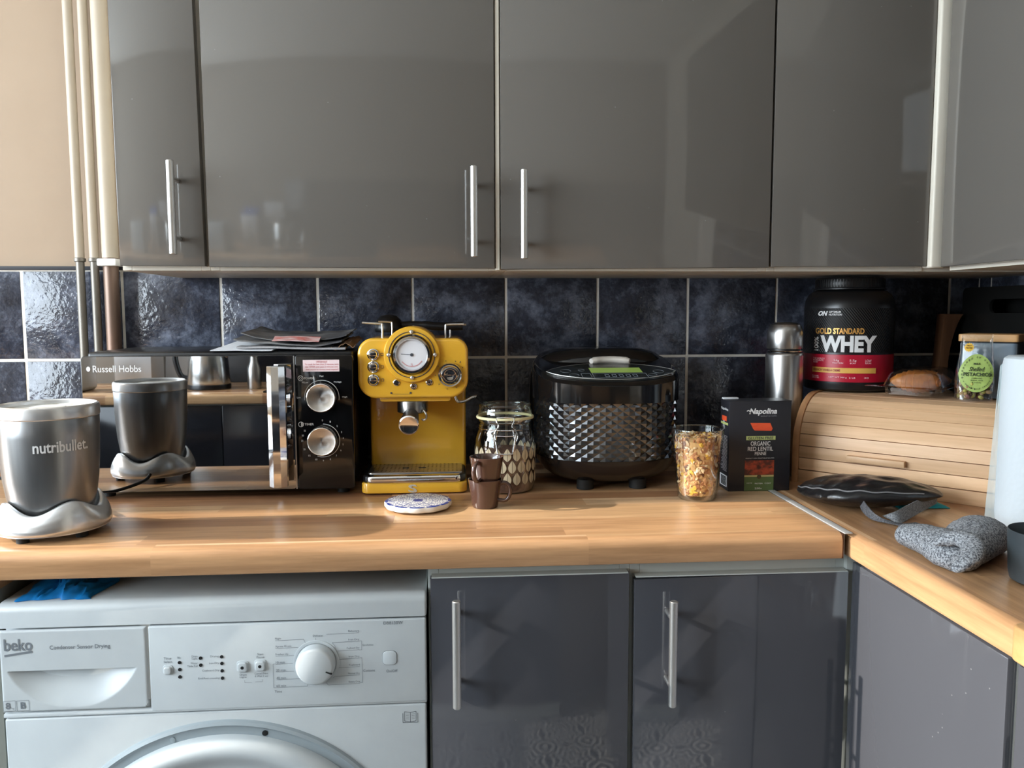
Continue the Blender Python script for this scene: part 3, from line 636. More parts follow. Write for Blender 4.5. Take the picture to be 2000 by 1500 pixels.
# ================================================================== espresso machine
t = thing('espresso_machine', 'yellow retro espresso machine with round gauge', 'coffee machine', (.8105, -.17, .91))
b = B(); prism(b, rrect(.7165, .9085, -.290, -.040, (.016, .016, .012, .012)), .9125, .9320, 'xy', .003); obj('base', b, M_yellow, t)
b = B(); prism(b, rrect(.7185, .9065, -.2895, -.05, (.018, .018, .01, .01)), .9315, .9450, 'xy', .004, 3); obj('base_collar', b, M_black, t)
b = B(); prism(b, rrect(.7255, .8985, -.2925, -.270, (.012, .012, .002, .002)), .9310, .9455, 'xy', .005, 4); obj('chrome_trim', b, M_chrome, t)
b = B(); text(b, 'S', .8015, .8165, .9155, .9290, -.2908, .012); text(b, 'S', .8045, .8175, .9140, .9275, -.2914, -.005); obj('emblem', b, mat('bright_satin_metal', srgb(214, 206, 190), .3, .3), t)
b = B(); prism(b, rrect(.7270, .9000, -.272, -.185, .008), .9440, .9475, 'xy', .001); dt = obj('drip_tray', b, M_steel, t)
b = B()
for i in range(21):
    for j in range(6): cyl(b, (.736 + i * .0077, -.262 + j * .0140, .9471), .0017, .0006, 'z', 6)
box(b, .788, .800, -.232, -.226, .9472, .9480); box(b, .818, .832, -.232, -.226, .9472, .9480); o = obj('tray_hole', b, M_dark, dt); o['kind'] = 'stuff'
b = B(); box(b, .7255, .9085, -.190, -.045, .9320, 1.10, .006, 3); obj('body_column', b, M_yellow, t)
# head: rounded front shell
b = B(); zt = lambda x: 1.1955 - .0042 * abs((x - .8115) / .1) ** 2 * 2
poly = rrect(.7120, .9125, 1.0840, 1.1900, (.034, .034, .020, .024), 8)
poly = [(x, z + (max(0, z - 1.16) / .03) * (.0085 * (1 - ((x - .8115) / .1) ** 2))) for x, z in poly]
prism(b, poly, -.268, -.050, 'xz', .006, 4); obj('head', b, M_yellow, t)
b = B(); prism(b, rrect(.7500, .8800, 1.0765, 1.0860, .004), -.255, -.08, 'xz', .002); obj('head_underside', b, M_yellow, t)
GC = (.8105, 1.1640)
b = B(); lathe(b, [(.0510, -.10), (.0510, .004), (.0490, .0075), (.0380, .0090), (.0370, .0090)], (GC[0], -.268, GC[1]), 'y', 72); obj('gauge_housing', b, M_yellow, t)
b = B(); lathe(b, [(.0340, .006), (.0345, .012), (.0330, .0165), (.0290, .0170), (.0270, .0135), (.0265, .012)], (GC[0], -.268, GC[1]), 'y', 64); g = obj('gauge_bezel', b, M_chrome, t)
b = cyl(B(), (GC[0], -.2795, GC[1]), .0268, .0006, 'y', 48); gf = obj('gauge_face', b, mat('gauge_white', srgb(226, 226, 230), .12), g)
b = B(); line(b, [(GC[0], GC[1]), (GC[0] - .019, GC[1] + .0015)], .0010, -.2807); cyl(b, (GC[0], -.2803, GC[1]), .0028, .001, 'y', 18); obj('needle', b, M_printd, g)
b = B(); arcp = [(GC[0] + .021 * math.cos(math.radians(k)), GC[1] + .021 * math.sin(math.radians(k))) for k in range(215, 330, 6)]; line(b, arcp, .0015, -.2806); text(b, 'S', GC[0] - .002, GC[0] + .002, GC[1] - .020, GC[1] - .0155, -.2806); obj('gauge_marks', b, mat('pink_print', srgb(206, 150, 150), .6), gf)
ringp = [(GC[0] + .0415 * math.cos(k * PI / 32), -.2772, GC[1] + .0415 * math.sin(k * PI / 32)) for k in range(64)]
obj('gauge_ring', tube(B(), ringp, .0007, 6, True), M_printd, t)
for a in (90, 180, 270, 0): obj('screw', ball(B(), (GC[0] + .0415 * math.cos(math.radians(a)), -.2785, GC[1] + .0415 * math.sin(math.radians(a))), .0038, .003, .0038, 14, 8), M_satin, t)
for z in (1.1645, 1.1420, 1.1180):
    b = B(); lathe(b, [(.0105, 0), (.0105, .0030), (.0090, .0040), (.0080, .0030), (.0078, .0070), (.0065, .0085), (0, .0095)], (.7405, -.268, z), 'y', 28); o = obj('push_button', b, M_chrome, t)
b = B()
for z in (1.1645, 1.1420, 1.1180): line(b, [(.7545, z - .0022), (.7590, z - .0022), (.7590, z + .0022), (.7545, z + .0022), (.7545, z - .0022)], .0007, -.2688)
line(b, [(.7735, 1.0920), (.8065, 1.0920)], .0005, -.2688); line(b, [(.7735, 1.0920), (.7725, 1.0935)], .0005, -.2688)
for x in (.7720, .8070): box(b, x - .0016, x + .0016, -.2688, -.268, 1.0925, 1.0957)
obj('front_marks', b, M_printd, t)
for x, z in ((.7815, 1.1130), (.8125, 1.1060), (.8410, 1.1130)):
    b = B(); lathe(b, [(.0058, 0), (.0058, .0018), (.0046, .0026), (.0036, .0014), (0, .0014)], (x, -.268, z), 'y', 22); o = obj('pilot_lamp', b, M_chrome, t); obj('lamp_lens', cyl(B(), (x, -.2690, z), .0024, .0012, 'y', 14), M_dark, o)
b = B(); lathe(b, [(.0225, 0), (.0225, .006), (.0210, .009), (.0185, .0085), (.0175, .012), (.0150, .0150), (.0100, .0160), (.006, .0145), (0, .0145)], (.8790, -.268, 1.1265), 'y', 48); obj('steam_knob', b, M_chrome, t)
b = B()
for k in range(9):
    a = math.radians(45 + k * 40 if False else 30 + k * 38); x, z = .8790 + .0265 * math.cos(a), 1.1265 + .0265 * math.sin(a); box(b, x - .0007, x + .0007, -.2688, -.268, z - .0007, z + .0007)
line(b, [(.8970, 1.1480), (.8985, 1.1510)], .0014, -.2688); obj('knob_marks', b, M_printd, t)
b = B(); cyl(b, (.8085, -.232, 1.0540), .0290, .0235, 'z', 40, .002); gh = obj('group_head', b, mat('dark_steel', (.25, .24, .23, 1), .25, 1.0), t)
b = B(); tube(b, [(.8070, -.225, 1.0600), (.8068, -.252, 1.0520), (.8058, -.285, 1.0450), (.8055, -.312, 1.0410)], [.010, .0135, .0165, .0175], 24); pf = obj('portafilter_handle', b, M_black, t)
_d = Vector((-.0003, -.027, -.004)).normalized(); b = B(); lathe(b, [(.0178, 0), (.0178, .0020), (.0160, .0032), (.0140, .0026), (0, .0040)], (0, 0, 0), 'z', 36, M=Matrix.Translation((.8055, -.312, 1.0410)) @ _d.to_track_quat('Z', 'Y').to_matrix().to_4x4()); obj('handle_cap', b, M_chrome, pf)
b = B(); tube(b, smooth_path([(.830, -.255, 1.0600), (.8345, -.262, 1.0540), (.8345, -.262, 1.0460), (.8300, -.262, 1.0425), (.8265, -.262, 1.0450)], 5), .0018, 8); obj('filter_hook', b, M_steel, t)
b = B(); tube(b, smooth_path([(.8890, -.215, 1.0860), (.8895, -.212, 1.0770), (.8950, -.208, 1.0700), (.9080, -.200, 1.0710), (.9210, -.194, 1.0770), (.9290, -.190, 1.0780)], 6), .0030, 10); sw = obj('steam_wand', b, M_chrome, t)
obj('wand_tip', tube(B(), [(.9285, -.190, 1.0782), (.9340, -.188, 1.0755), (.9400, -.186, 1.0680)], .0042, 10), M_rubber, sw)
for pts in ([(.7545, -.235, 1.187), (.7545, -.235, 1.2160), (.7505, -.235, 1.2195), (.7180, -.235, 1.2215)], [(.7665, -.150, 1.188), (.7665, -.150, 1.2180), (.7625, -.150, 1.2215), (.7400, -.150, 1.2225)], [(.8715, -.235, 1.187), (.8715, -.235, 1.2135), (.8755, -.235, 1.2175), (.9055, -.235, 1.2180)], [(.8800, -.120, 1.187), (.8800, -.120, 1.2120), (.8835, -.120, 1.2150), (.9120, -.120, 1.2155)]):
    obj('cup_rail', tube(B(), smooth_path(pts, 5), .0019, 8), M_satin, t)
t = thing('filter_holder', 'black long-handled spare filter holder lying on the espresso machine', 'filter holder', (.82, -.13, 1.1985))
b = B(); lathe(b, [(.0270, .0), (.0290, .004), (.0285, .012), (.0250, .024), (.0170, .032), (0, .0355)], (.757, -.105, 1.2010), seg=36); lathe(b, [(0, 0), (.024, 0), (.0270, .0)], (.757, -.105, 1.2010), seg=36); obj('bowl', b, M_black, t)
obj('handle', tube(B(), smooth_path([(.780, -.107, 1.2150), (.815, -.110, 1.2160), (.860, -.114, 1.2120), (.905, -.118, 1.2130)], 6), [.0070] * 8 + [.0085] * 11, 14, flat=(1.0, 1.1)), M_black, t)

# ================================================================== multicooker
CC = (1.1800, -.1850)
t = thing('multicooker', 'black rounded multicooker with faceted band and green display', 'multicooker', (CC[0], CC[1], .91))
def se(a, rx, ry, n=2.5):
    c, s = math.cos(a), math.sin(a); k = (abs(c) ** n + abs(s) ** n) ** (-1 / n); return (rx * k * c, ry * k * s)
def ring_loft(b, rings, seg=96, n=2.5, mi=0, cap0=True, cap1=True, oy=0.0):
    """rings: (scale x, scale y, z function of (x, y))"""
    t_ = bmesh.new(); R = []
    for sx, sy, zf in rings:
        row = []
        for k in range(seg):
            x, y_ = se(2 * PI * k / seg, sx, sy, n); row.append(t_.verts.new((CC[0] + x, CC[1] + y_ + oy, zf(x, y_))))
        R.append(row)
    for p, q in zip(R[:-1], R[1:]):
        for k in range(seg): t_.faces.new((p[k], p[(k + 1) % seg], q[(k + 1) % seg], q[k]))
    if cap0: t_.faces.new(R[0][::-1])
    if cap1: t_.faces.new(R[-1])
    bmesh.ops.recalc_face_normals(t_, faces=t_.faces); _merge(b, t_); return b
RX, RY = .1400, .1350
cz = lambda z: (lambda x, y_: z)
tilt = lambda z, s: (lambda x, y_: z + s * y_)
M_bowl = mat('brownish_black_gloss', srgb(30, 25, 23), .14, spec=.6); M_ck = mat('cooker_black_gloss', srgb(15, 15, 16), .10, spec=.6)
b = ring_loft(B(), [(.060, .058, cz(.9190)), (.085, .082, cz(.9225)), (.108, .104, cz(.9300)), (.124, .119, cz(.9420)), (.133, .128, cz(.9550)), (.1375, .1325, cz(.9690))], cap1=True); obj('bowl_shell', b, M_bowl, t)
b = ring_loft(B(), [(.1345, .1295, cz(.9690)), (.1345, .1295, cz(1.0760))]); obj('inner_wall', b, M_ck, t)
b = ring_loft(B(), [(RX, RY, cz(1.0750)), (RX, RY, tilt(1.1260, .14)), (.1385, .1335, tilt(1.1330, .20)), (.134, .129, tilt(1.1385, .215)), (.126, .121, tilt(1.1412, .215)), (.06, .058, tilt(1.1440, .215))]); lid = obj('lid', b, M_ck, t)
# faceted band: raised diamond pyramids in staggered rows
rows = 7; cols = 40; b = bmesh.new(); z0_, z1_ = .9695, 1.0755; dh = (z1_ - z0_) / rows
def fv(kk, jj, out):
    z = min(max(z0_ + jj * dh, z0_), z1_); x, y_ = se(2 * PI * kk / cols, RX - .0050, RY - .0050); q = Vector((x, y_)); q += q.normalized() * out
    return b.verts.new((CC[0] + q.x, CC[1] + q.y, z))
for j2 in range(0, 2 * rows + 1):
    for k in range(cols):
        kc = k + (.5 if j2 % 2 else 0); jc = j2 / 2
        c_ = fv(kc, jc, .0026); l_ = fv(kc - .5, jc, 0); r_ = fv(kc + .5, jc, 0); u_ = fv(kc, jc + .5, 0); d_ = fv(kc, jc - .5, 0)
        if jc < rows: b.faces.new((l_, c_, u_)); b.faces.new((c_, r_, u_))
        if jc > 0: b.faces.new((l_, d_, c_)); b.faces.new((d_, r_, c_))
bmesh.ops.remove_doubles(b, verts=b.verts, dist=1e-5)
bmesh.ops.recalc_face_normals(b, faces=b.faces); obj('faceted_band', b, mat('facet_black_metal', (.11, .115, .125, 1), .07, .9, spec=.8), t, None)
# sloping control panel
sl = .215; pz = lambda x, y_: 1.1432 + sl * (y_ - CC[1])
def on_lid(x, y_, d=0.0): return (x, y_, pz(x, y_) + d)
def lens(k, hw, yf, yb, n=24):
    P = []
    for i in range(n + 1): u = -1 + 2 * i / n; P.append((CC[0] + hw * u, CC[1] + (yf + yb) / 2 + (yf - yb) / 2 * (1 - u * u) ** .72 * 1.0))
    for i in range(1, n): u = 1 - 2 * i / n; P.append((CC[0] + hw * u, CC[1] + (yf + yb) / 2 - (yf - yb) / 2 * (1 - u * u) ** .72))
    return P
LP = lens(0, .122, -.122, -.018)
b = B(); vs = [b.verts.new(on_lid(x, y_, .0022)) for x, y_ in LP]; lo = [b.verts.new(on_lid(x, y_, -.004)) for x, y_ in LP]; b.faces.new(vs)
for i in range(len(vs)): j = (i + 1) % len(vs); b.faces.new((lo[i], lo[j], vs[j], vs[i]))
bmesh.ops.recalc_face_normals(b, faces=b.faces); panel = obj('control_panel', b, mat('grey_black_panel', srgb(34, 37, 36), .16), t)
obj('panel_rim', tube(B(), [on_lid(x, y_, .0016) for x, y_ in LP], .0008, 6, True), M_satin, panel)
def patch(x0, x1, y0, y1, d): 
    b = B(); b.faces.new([b.verts.new(on_lid(*q, d)) for q in ((x0, y0), (x1, y0), (x1, y1), (x0, y1))]); return b
m_ = mat('green_lcd', srgb(158, 182, 92), .3); m_.node_tree.nodes['Principled BSDF'].inputs['Emission Color'].default_value = srgb(150, 200, 60); m_.node_tree.nodes['Principled BSDF'].inputs['Emission Strength'].default_value = .08
obj('display', patch(1.1400, 1.2370, -.268, -.236, .0026), m_, panel)
b = B()
def pl(pts, wd=.0008): tube(b, [on_lid(x, y_, .0025) for x, y_ in pts], wd / 2, 4)
pl([(1.141, -.272), (1.241, -.272), (1.241, -.300), (1.141, -.300), (1.141, -.272)])
for x0 in (1.163, 1.176, 1.189, 1.202, 1.215): pl([(x0, -.280), (x0 + .007, -.280), (x0 + .007, -.293), (x0, -.293), (x0, -.280)])
pl([(1.120, -.272), (1.137, -.272), (1.137, -.296), (1.120, -.296), (1.120, -.272)])
for cx, cy, r in ((1.106, -.282, .009), (1.094, -.255, .010), (1.252, -.283, .008), (1.268, -.262, .010), (1.124, -.250, .006), (1.282, -.280, .007)): pl([(cx + r * math.cos(k * PI / 8), cy + r * math.sin(k * PI / 8)) for k in range(17)], .0006)
obj('panel_lettering', b, M_print, panel)
b = B(); vsx = [(1.1510 + .0755 * u / 12, -.199 + .010 * (abs(u / 12 - .5) * 2) ** 2 * -1 + .006) for u in range(13)]
tube(b, [on_lid(x, y_, .006) for x, y_ in vsx], [.0050] + [.0072] * 11 + [.0050], 14, flat=(1.0, 1.35)); obj('lid_release', b, mat('white_silver_plastic', srgb(222, 214, 204), .25, .2), t)
b = ring_loft(B(), [(.1300, .070, cz(.945)), (.1410, .078, cz(.970)), (.1425, .080, cz(1.075)), (.1400, .079, cz(1.115)), (.1320, .076, cz(1.142)), (.1150, .070, cz(1.1585)), (.0900, .060, cz(1.1665)), (.050, .040, cz(1.1695))], n=2.3, oy=.062); obj('hinge_housing', b, M_ck, t)
for a in (-122, -58, 55, 125): obj('foot', cyl(B(), (CC[0] + .094 * math.cos(math.radians(a)), CC[1] + .094 * math.sin(math.radians(a)), .9105), .016, .018, 'z', 20), M_rubber, t)

# ================================================================== coaster
KC = (.8235, -.389)
t = thing('coaster', 'round scalloped white coaster with blue pattern on the worktop', 'coaster', (KC[0], KC[1], .91))
def scal(a, r): return r * (1 + .030 * abs(math.cos(6 * a)) - .015)
m_co = mat('blue_white_pottery', srgb(228, 226, 220), .25, spec=.5); tt_ = NT(m_co)
tc = tt_.n('ShaderNodeTexCoord'); sp = tt_.n('ShaderNodeSeparateXYZ'); tt_.l(tc.outputs['Object'], sp.inputs[0])
ang = tt_.math('ARCTAN2', sp.outputs[1], sp.outputs[0]); rr = tt_.math('SQRT', tt_.math('ADD', tt_.math('MULTIPLY', sp.outputs[0], sp.outputs[0]), tt_.math('MULTIPLY', sp.outputs[1], sp.outputs[1])))
vo = tt_.n('ShaderNodeTexVoronoi', feature='DISTANCE_TO_EDGE'); vo.inputs['Scale'].default_value = 210; tt_.l(tc.outputs['Object'], vo.inputs['Vector'])
edge = tt_.math('LESS_THAN', vo.outputs['Distance'], .11)
spoke = tt_.math('LESS_THAN', tt_.math('ABSOLUTE', tt_.math('SINE', tt_.math('MULTIPLY', ang, 3.0))), .06)
rim_ = tt_.math('MULTIPLY', tt_.math('GREATER_THAN', rr, .0505), tt_.math('GREATER_THAN', tt_.math('ABSOLUTE', tt_.math('COSINE', tt_.math('MULTIPLY', ang, 6.0))), .25))
cen = tt_.math('LESS_THAN', rr, .009)
fac = tt_.math('MAXIMUM', tt_.math('MULTIPLY', edge, .75), tt_.math('MAXIMUM', spoke, tt_.math('MAXIMUM', rim_, cen)))
topm = tt_.math('GREATER_THAN', sp.outputs[2], .0125)
tt_.l(tt_.mix(tt_.math('MULTIPLY', fac, topm), srgb(228, 226, 220), srgb(52, 66, 132)), tt_.p.inputs['Base Color'])
def coaster_ring(b, prof, n=96):
    R = [[b.verts.new((KC[0] + scal(2 * PI * k / n, r) * math.cos(2 * PI * k / n), KC[1] + scal(2 * PI * k / n, r) * math.sin(2 * PI * k / n), z)) for k in range(n)] for r, z in prof]
    for p, q in zip(R[:-1], R[1:]):
        for k in range(n): b.faces.new((p[k], p[(k + 1) % n], q[(k + 1) % n], q[k]))
    b.faces.new(R[0][::-1]); b.faces.new(R[-1]); return b
obj('disc', coaster_ring(B(), [(.050, .9130), (.0545, .9140), (.0560, .9160), (.0560, .9210), (.0550, .9228), (.0535, .9232)]), m_co, t)
for a in (0.4, 2.5, 4.6): obj('foot', cyl(B(), (KC[0] + .035 * math.cos(a), KC[1] + .035 * math.sin(a), .9103), .005, .003, 'z', 14), mat('cork', srgb(150, 110, 76), .9), t)

# ================================================================== espresso cups
M_brown = mat('glazed_brown_ceramic', srgb(74, 52, 44), .12, spec=.55, coat=.3)
def cup(label, x, y, z, hang, tiltm=None):
    t = thing('espresso_cup', label, 'cup', (x, y, z), hang, 'brown espresso cups')
    b = B(); lathe(b, [(0, .002), (.0185, .002), (.0195, 0), (.0215, .0005), (.0225, .004), (.0245, .020), (.0270, .036), (.0287, .0460), (.0290, .0480), (.0283, .0485), (.0274, .0475), (.0258, .036), (.0232, .018), (.0212, .006), (0, .005)], seg=48); obj('cup_body', b, M_brown, t, local=True)
    b = B(); tube(b, smooth_path([(.0255, 0, .040), (.034, 0, .0425), (.0415, 0, .037), (.0435, 0, .027), (.0400, 0, .0165), (.0330, 0, .0115), (.0225, 0, .0125)], 6), .0034, 12, flat=(1, 1.25)); obj('handle', b, M_brown, t, local=True); return t
cup('brown espresso cup standing on the worktop under another cup', .9370, -.3900, .9102, math.radians(-12))
cup('brown espresso cup stacked on top of the other cup', .9400, -.3880, .9480, math.radians(-122))

# ================================================================== clip-top jar
JC = (.9805, -.2550)
t = thing('clip_top_jar', 'clip-top glass jar of ground coffee printed with leaf shapes', 'jar', (JC[0], JC[1], .91))
M_gl = thin_glass('clear_jar_glass', (.97, .98, .97, 1), .01, 1.6); M_glg = thin_glass('greenish_glass_rim', (.93, .97, .95, 1), .01, 2.2)
b = B(); lathe(b, [(0, .9108), (.046, .9105), (.0515, .9125), (.0545, .9190), (.0560, .935), (.0560, .990), (.0545, 1.008), (.0500, 1.022), (.0475, 1.028), (.0470, 1.037), (.0500, 1.041), (.0503, 1.0445)], (JC[0], JC[1], 0), seg=64); obj('jar_body', b, M_gl, t)
b = B(); lathe(b, [(.0462, 1.0275), (.0490, 1.0290), (.0490, 1.0345), (.0462, 1.0360)], (JC[0], JC[1], 0), seg=64); obj('neck_ring', b, M_glg, t)
b = B(); lathe(b, [(.0500, 1.0445), (.0532, 1.0450), (.0538, 1.0470), (.0530, 1.0492), (.0495, 1.0495)], (JC[0], JC[1], 0), seg=64); obj('rubber_seal', b, mat('pale_yellow_rubber', srgb(226, 218, 172), .5), t)
b = B(); lathe(b, [(.0505, 1.0500), (.0510, 1.0560), (.0495, 1.0600), (.0480, 1.0640), (.0488, 1.0690), (.0470, 1.0715), (.0440, 1.0700), (.0400, 1.0660), (0, 1.0640)], (JC[0], JC[1], 0), seg=64); obj('lid', b, M_glg, t)
b = B(); lathe(b, [(0, .9130), (.0500, .9130), (.0532, .9200), (.0545, .935), (.0545, .9830), (.0535, .9845), (.030, .9870), (0, .9850)], (JC[0], JC[1], 0), seg=48); obj('ground_coffee', b, noisy('ground_coffee', srgb(112, 78, 58), srgb(82, 55, 42), .9, 160, bump=.6, bscale=300), t)
b = B(); n = 20
for row, z in enumerate((.9715, .9495, .9275)):
    for k in range(n):
        a0 = 2 * PI * (k + .5 * (row % 2)) / n
        for half in (-1, 1):
            P = []
            for i in range(9):
                v = i / 8; wd = .0074 * math.sin(PI * v ** .8) ** .9; P.append((half * .0004, v, half * max(wd, .0005)))
            for (i0, v0, w0), (i1, v1, w1) in zip(P[:-1], P[1:]):
                q = []
                for dx, v in ((i0, v0), (w0, v0), (w1, v1), (i1, v1)):
                    a = a0 + dx / .0565; q.append(b.verts.new((JC[0] + .0566 * math.cos(a), JC[1] + .0566 * math.sin(a), z + v * .0235)))
                b.faces.new(q)
for v in b.verts:
    if v.co.z > .985: r = .0566 - (v.co.z - .985) * .04; d = Vector((v.co.x - JC[0], v.co.y - JC[1])).normalized(); v.co.x = JC[0] + d.x * r; v.co.y = JC[1] + d.y * r
bmesh.ops.recalc_face_normals(b, faces=b.faces); obj('leaf_print', b, mat('cream_glass_print', srgb(208, 192, 160), .5), t)
b = B(); fa = math.atan2(-1, -.06)
def jr(a, r, z): return (JC[0] + r * math.cos(a), JC[1] + r * math.sin(a), z)
for s in (-1, 1):
    tube(b, smooth_path([jr(fa + s * .30, .0515, 1.0500), jr(fa + s * .29, .0545, 1.0440), jr(fa + s * .22, .0560, 1.0360), jr(fa + s * .33, .0580, 1.0250), jr(fa + s * .31, .0585, 1.0130), jr(fa + s * .24, .0590, .9860)], 6), .0011, 8)
    tube(b, smooth_path([jr(fa + s * .33, .0540, 1.0300), jr(fa + s * .40, .0570, 1.0180), jr(fa + s * .32, .0590, 1.0080), jr(fa + s * .26, .0560, 1.0280)], 6), .0011, 8)
tube(b, [jr(fa - .24, .0590, .9860), jr(fa, .0600, .9855), jr(fa + .24, .0590, .9860)], .0011, 8); tube(b, [jr(fa - .30, .0515, 1.0500), jr(fa, .0535, 1.0515), jr(fa + .30, .0515, 1.0500)], .0011, 8); tube(b, [jr(fa - .3, .0578, 1.0180), jr(fa, .0590, 1.0180), jr(fa + .3, .0578, 1.0180)], .0010, 8)
obj('wire_clip', b, M_chrome, t)
obj('neck_wire', tube(B(), [jr(2 * PI * k / 40, .0487, 1.0268) for k in range(40)], .0011, 6, True), M_chrome, t)

# ================================================================== glass of muesli
MC = (1.3145, -.3600)
t = thing('muesli_glass', 'drinking glass filled with muesli beside the pasta box', 'glass', (MC[0], MC[1], .91))
M_tumb = thin_glass('tumbler_glass', (.97, .985, .98, 1), .01, 1.0)
b = B(); lathe(b, [(0, .9108), (.0310, .9105), (.0335, .9130), (.0350, .9250), (.0395, .9700), (.0440, 1.0150), (.0460, 1.0350)], (MC[0], MC[1], 0), seg=56); obj('tumbler', b, M_tumb, t)
b = B(); lathe(b, [(.0452, 1.0335), (.0462, 1.0342), (.0462, 1.0356), (.0452, 1.0362), (.0444, 1.0352), (.0446, 1.0338), (.0452, 1.0335)], (MC[0], MC[1], 0), seg=56); lathe(b, [(0, .9125), (.0305, .9125), (.0330, .9155), (.0335, .9185), (0, .9185)], (MC[0], MC[1], 0), seg=48); obj('rim_and_base', b, M_glg, t)
rg = lambda z: .0335 + (z - .9130) / .1220 * .0125 - .0022
b = B(); lathe(b, [(0, .9195), (rg(.92) - .003, .9195), (rg(.97) - .004, .970), (rg(1.015) - .004, 1.015), (.025, 1.021), (0, 1.019)], (MC[0], MC[1], 0), seg=32, mi=1)
mu = [mat('muesli_%d' % i, srgb(*c), .8) for i, c in enumerate(((226, 192, 146), (214, 168, 110), (190, 132, 82), (228, 178, 70), (120, 78, 56), (236, 214, 178), (168, 108, 66)))]
rnd = random.Random(3)
def flake(b, c, nrm, s, mi, thick):
    q = Vector(nrm).to_track_quat('Z', 'Y').to_matrix().to_4x4() @ Matrix.Rotation(rnd.uniform(0, 6.28), 4, 'Z') @ Matrix.Rotation(rnd.uniform(-.6, .6), 4, 'X')
    t_ = bmesh.new(); n = 6; top = []; bot = []
    for k in range(n):
        a = 2 * PI * k / n; r = s * rnd.uniform(.7, 1.15); top.append(t_.verts.new((r * math.cos(a), .72 * r * math.sin(a), thick * rnd.uniform(-.2, .2)))); 
    ct = t_.verts.new((0, 0, thick)); cb = t_.verts.new((0, 0, -thick))
    for k in range(n): t_.faces.new((top[k], top[(k + 1) % n], ct)); t_.faces.new((top[(k + 1) % n], top[k], cb))
    for f in t_.faces: f.material_index = mi
    _merge(b, t_, Matrix.Translation(c) @ q)
for i in range(760):
    a = rnd.uniform(0, 2 * PI); z = .922 + .098 * rnd.random(); r = rg(z) - .0025 - rnd.random() * .002
    flake(b, (MC[0] + r * math.cos(a), MC[1] + r * math.sin(a), z), (math.cos(a), math.sin(a), rnd.uniform(-.4, .4)), rnd.uniform(.0036, .0080), rnd.choice((0, 0, 1, 1, 2, 2, 3, 4, 5, 6, 6)), rnd.uniform(.0008, .0022))
for i in range(110):
    a = rnd.uniform(0, 2 * PI); r = .038 * math.sqrt(rnd.random()); flake(b, (MC[0] + r * math.cos(a), MC[1] + r * math.sin(a), 1.019 + rnd.uniform(0, .006)), (rnd.uniform(-.5, .5), rnd.uniform(-.5, .5), 1), rnd.uniform(.003, .0055), rnd.choice((0, 0, 1, 2, 3, 4, 5)), .0014)
o = obj('muesli', b, mu, t, None); o['kind'] = 'stuff'

# ================================================================== pasta box
t = thing('pasta_box', 'black cardboard box of red lentil penne', 'box', (1.4450, -.29, .91))
bx0, bx1, by0, by1, bz0, bz1 = 1.3872, 1.5035, -.3150, -.2660, .9102, 1.0780
M_card = noisy('black_matt_card', srgb(40, 40, 46), srgb(35, 35, 40), .42, 6)
b = B(); box(b, bx0, bx1, by0, by1, bz0, bz1 - .001, .0012, 2); obj('carton', b, M_card, t)
b = B(); box(b, bx0 - .0006, bx1 + .0006, by0 - .0004, by1 + .0004, bz1 - .0018, bz1 - .0006, .0004, 1); ct = obj('top_flap', b, M_card, t)
obj('folded_edge', box(B(), bx0 + .001, bx0 + .030, by1 - .012, by1 - .002, bz1 - .001, bz1 + .002, .0006), M_paper, t)
U = lambda u: bx0 + u * (bx1 - bx0); W = lambda v: bz0 + v * (bz1 - bz0); y = by0 - .0006
fr = bpy.data.objects['carton']
b = B(); text(b, 'Napolina', U(.315), U(.765), W(.835), W(.915), y, .035, .25); line(b, [(U(.275), W(.885)), (U(.31), W(.895)), (U(.335), W(.865))], .0016, y)
obj('brand_lettering', b, M_whiteprint, fr); b = B()
text(b, 'ORGANIC', U(.350), U(.668), W(.503), W(.553), y, .014); text(b, 'RED LENTIL', U(.305), U(.715), W(.447), W(.492), y, .014); text(b, 'PENNE', U(.420), U(.605), W(.398), W(.436), y, .014)
obj('title_lettering', b, M_whiteprint, fr); b = B()
text(b, 'PERFECT FOR VEGETABLE SAUCES', U(.275), U(.735), W(.360), W(.371), y); text(b, 'QUALITY & TASTE', U(.50), U(.755), W(.826), W(.833), y)
text(b, 'SOURCE OF FIBRE', U(.295), U(.385), W(.085), W(.097), y - .0006); text(b, 'PROTEIN', U(.43), U(.555), W(.078), W(.092), y - .0006, .02); text(b, '+3 DAY', U(.585), U(.695), W(.078), W(.095), y - .0006); text(b, '250g', U(.430), U(.545), W(.016), W(.040), y - .0006, .02)
obj('front_lettering', b, M_whiteprint, fr)
b = B(); 
def quad(b, pts, y_): b.faces.new([b.verts.new((p[0], y_, p[1])) for p in pts]); return b
quad(b, [(U(.335), W(.756)), (U(.385), W(.690)), (U(.41), W(.672)), (U(.68), W(.667)), (U(.70), W(.690)), (U(.66), W(.752))], y); obj('penne_picture', b, noisy('orange_penne_print', srgb(236, 96, 56), srgb(214, 66, 40), .45, 20, (1, 1, 4)), fr)
b = B(); quad(b, [(U(.275), W(.566)), (U(.750), W(.566)), (U(.750), W(.611)), (U(.275), W(.611))], y); st = obj('green_band', b, mat('pale_green_print', srgb(184, 194, 122), .5), fr)
b = B(); text(b, 'GLUTEN FREE', U(.305), U(.715), W(.573), W(.604), y - .0004, .01); obj('band_lettering', b, M_printd, fr)
b = B(); quad(b, [(U(.262), W(.180)), (U(.738), W(.180)), (U(.738), W(.342)), (U(.262), W(.342))], y); obj('food_picture', b, noisy('red_food_photo_print', srgb(176, 74, 46), srgb(84, 44, 34), .45, 70, (1, 1, 1.4), lo=.4, hi=.6), fr)
b = B(); quad(b, [(U(.258), W(.004)), (U(.735), W(.004)), (U(.735), W(.182)), (U(.258), W(.182))], y); obj('green_field', b, mat('olive_green_print', srgb(92, 112, 66), .5), fr)
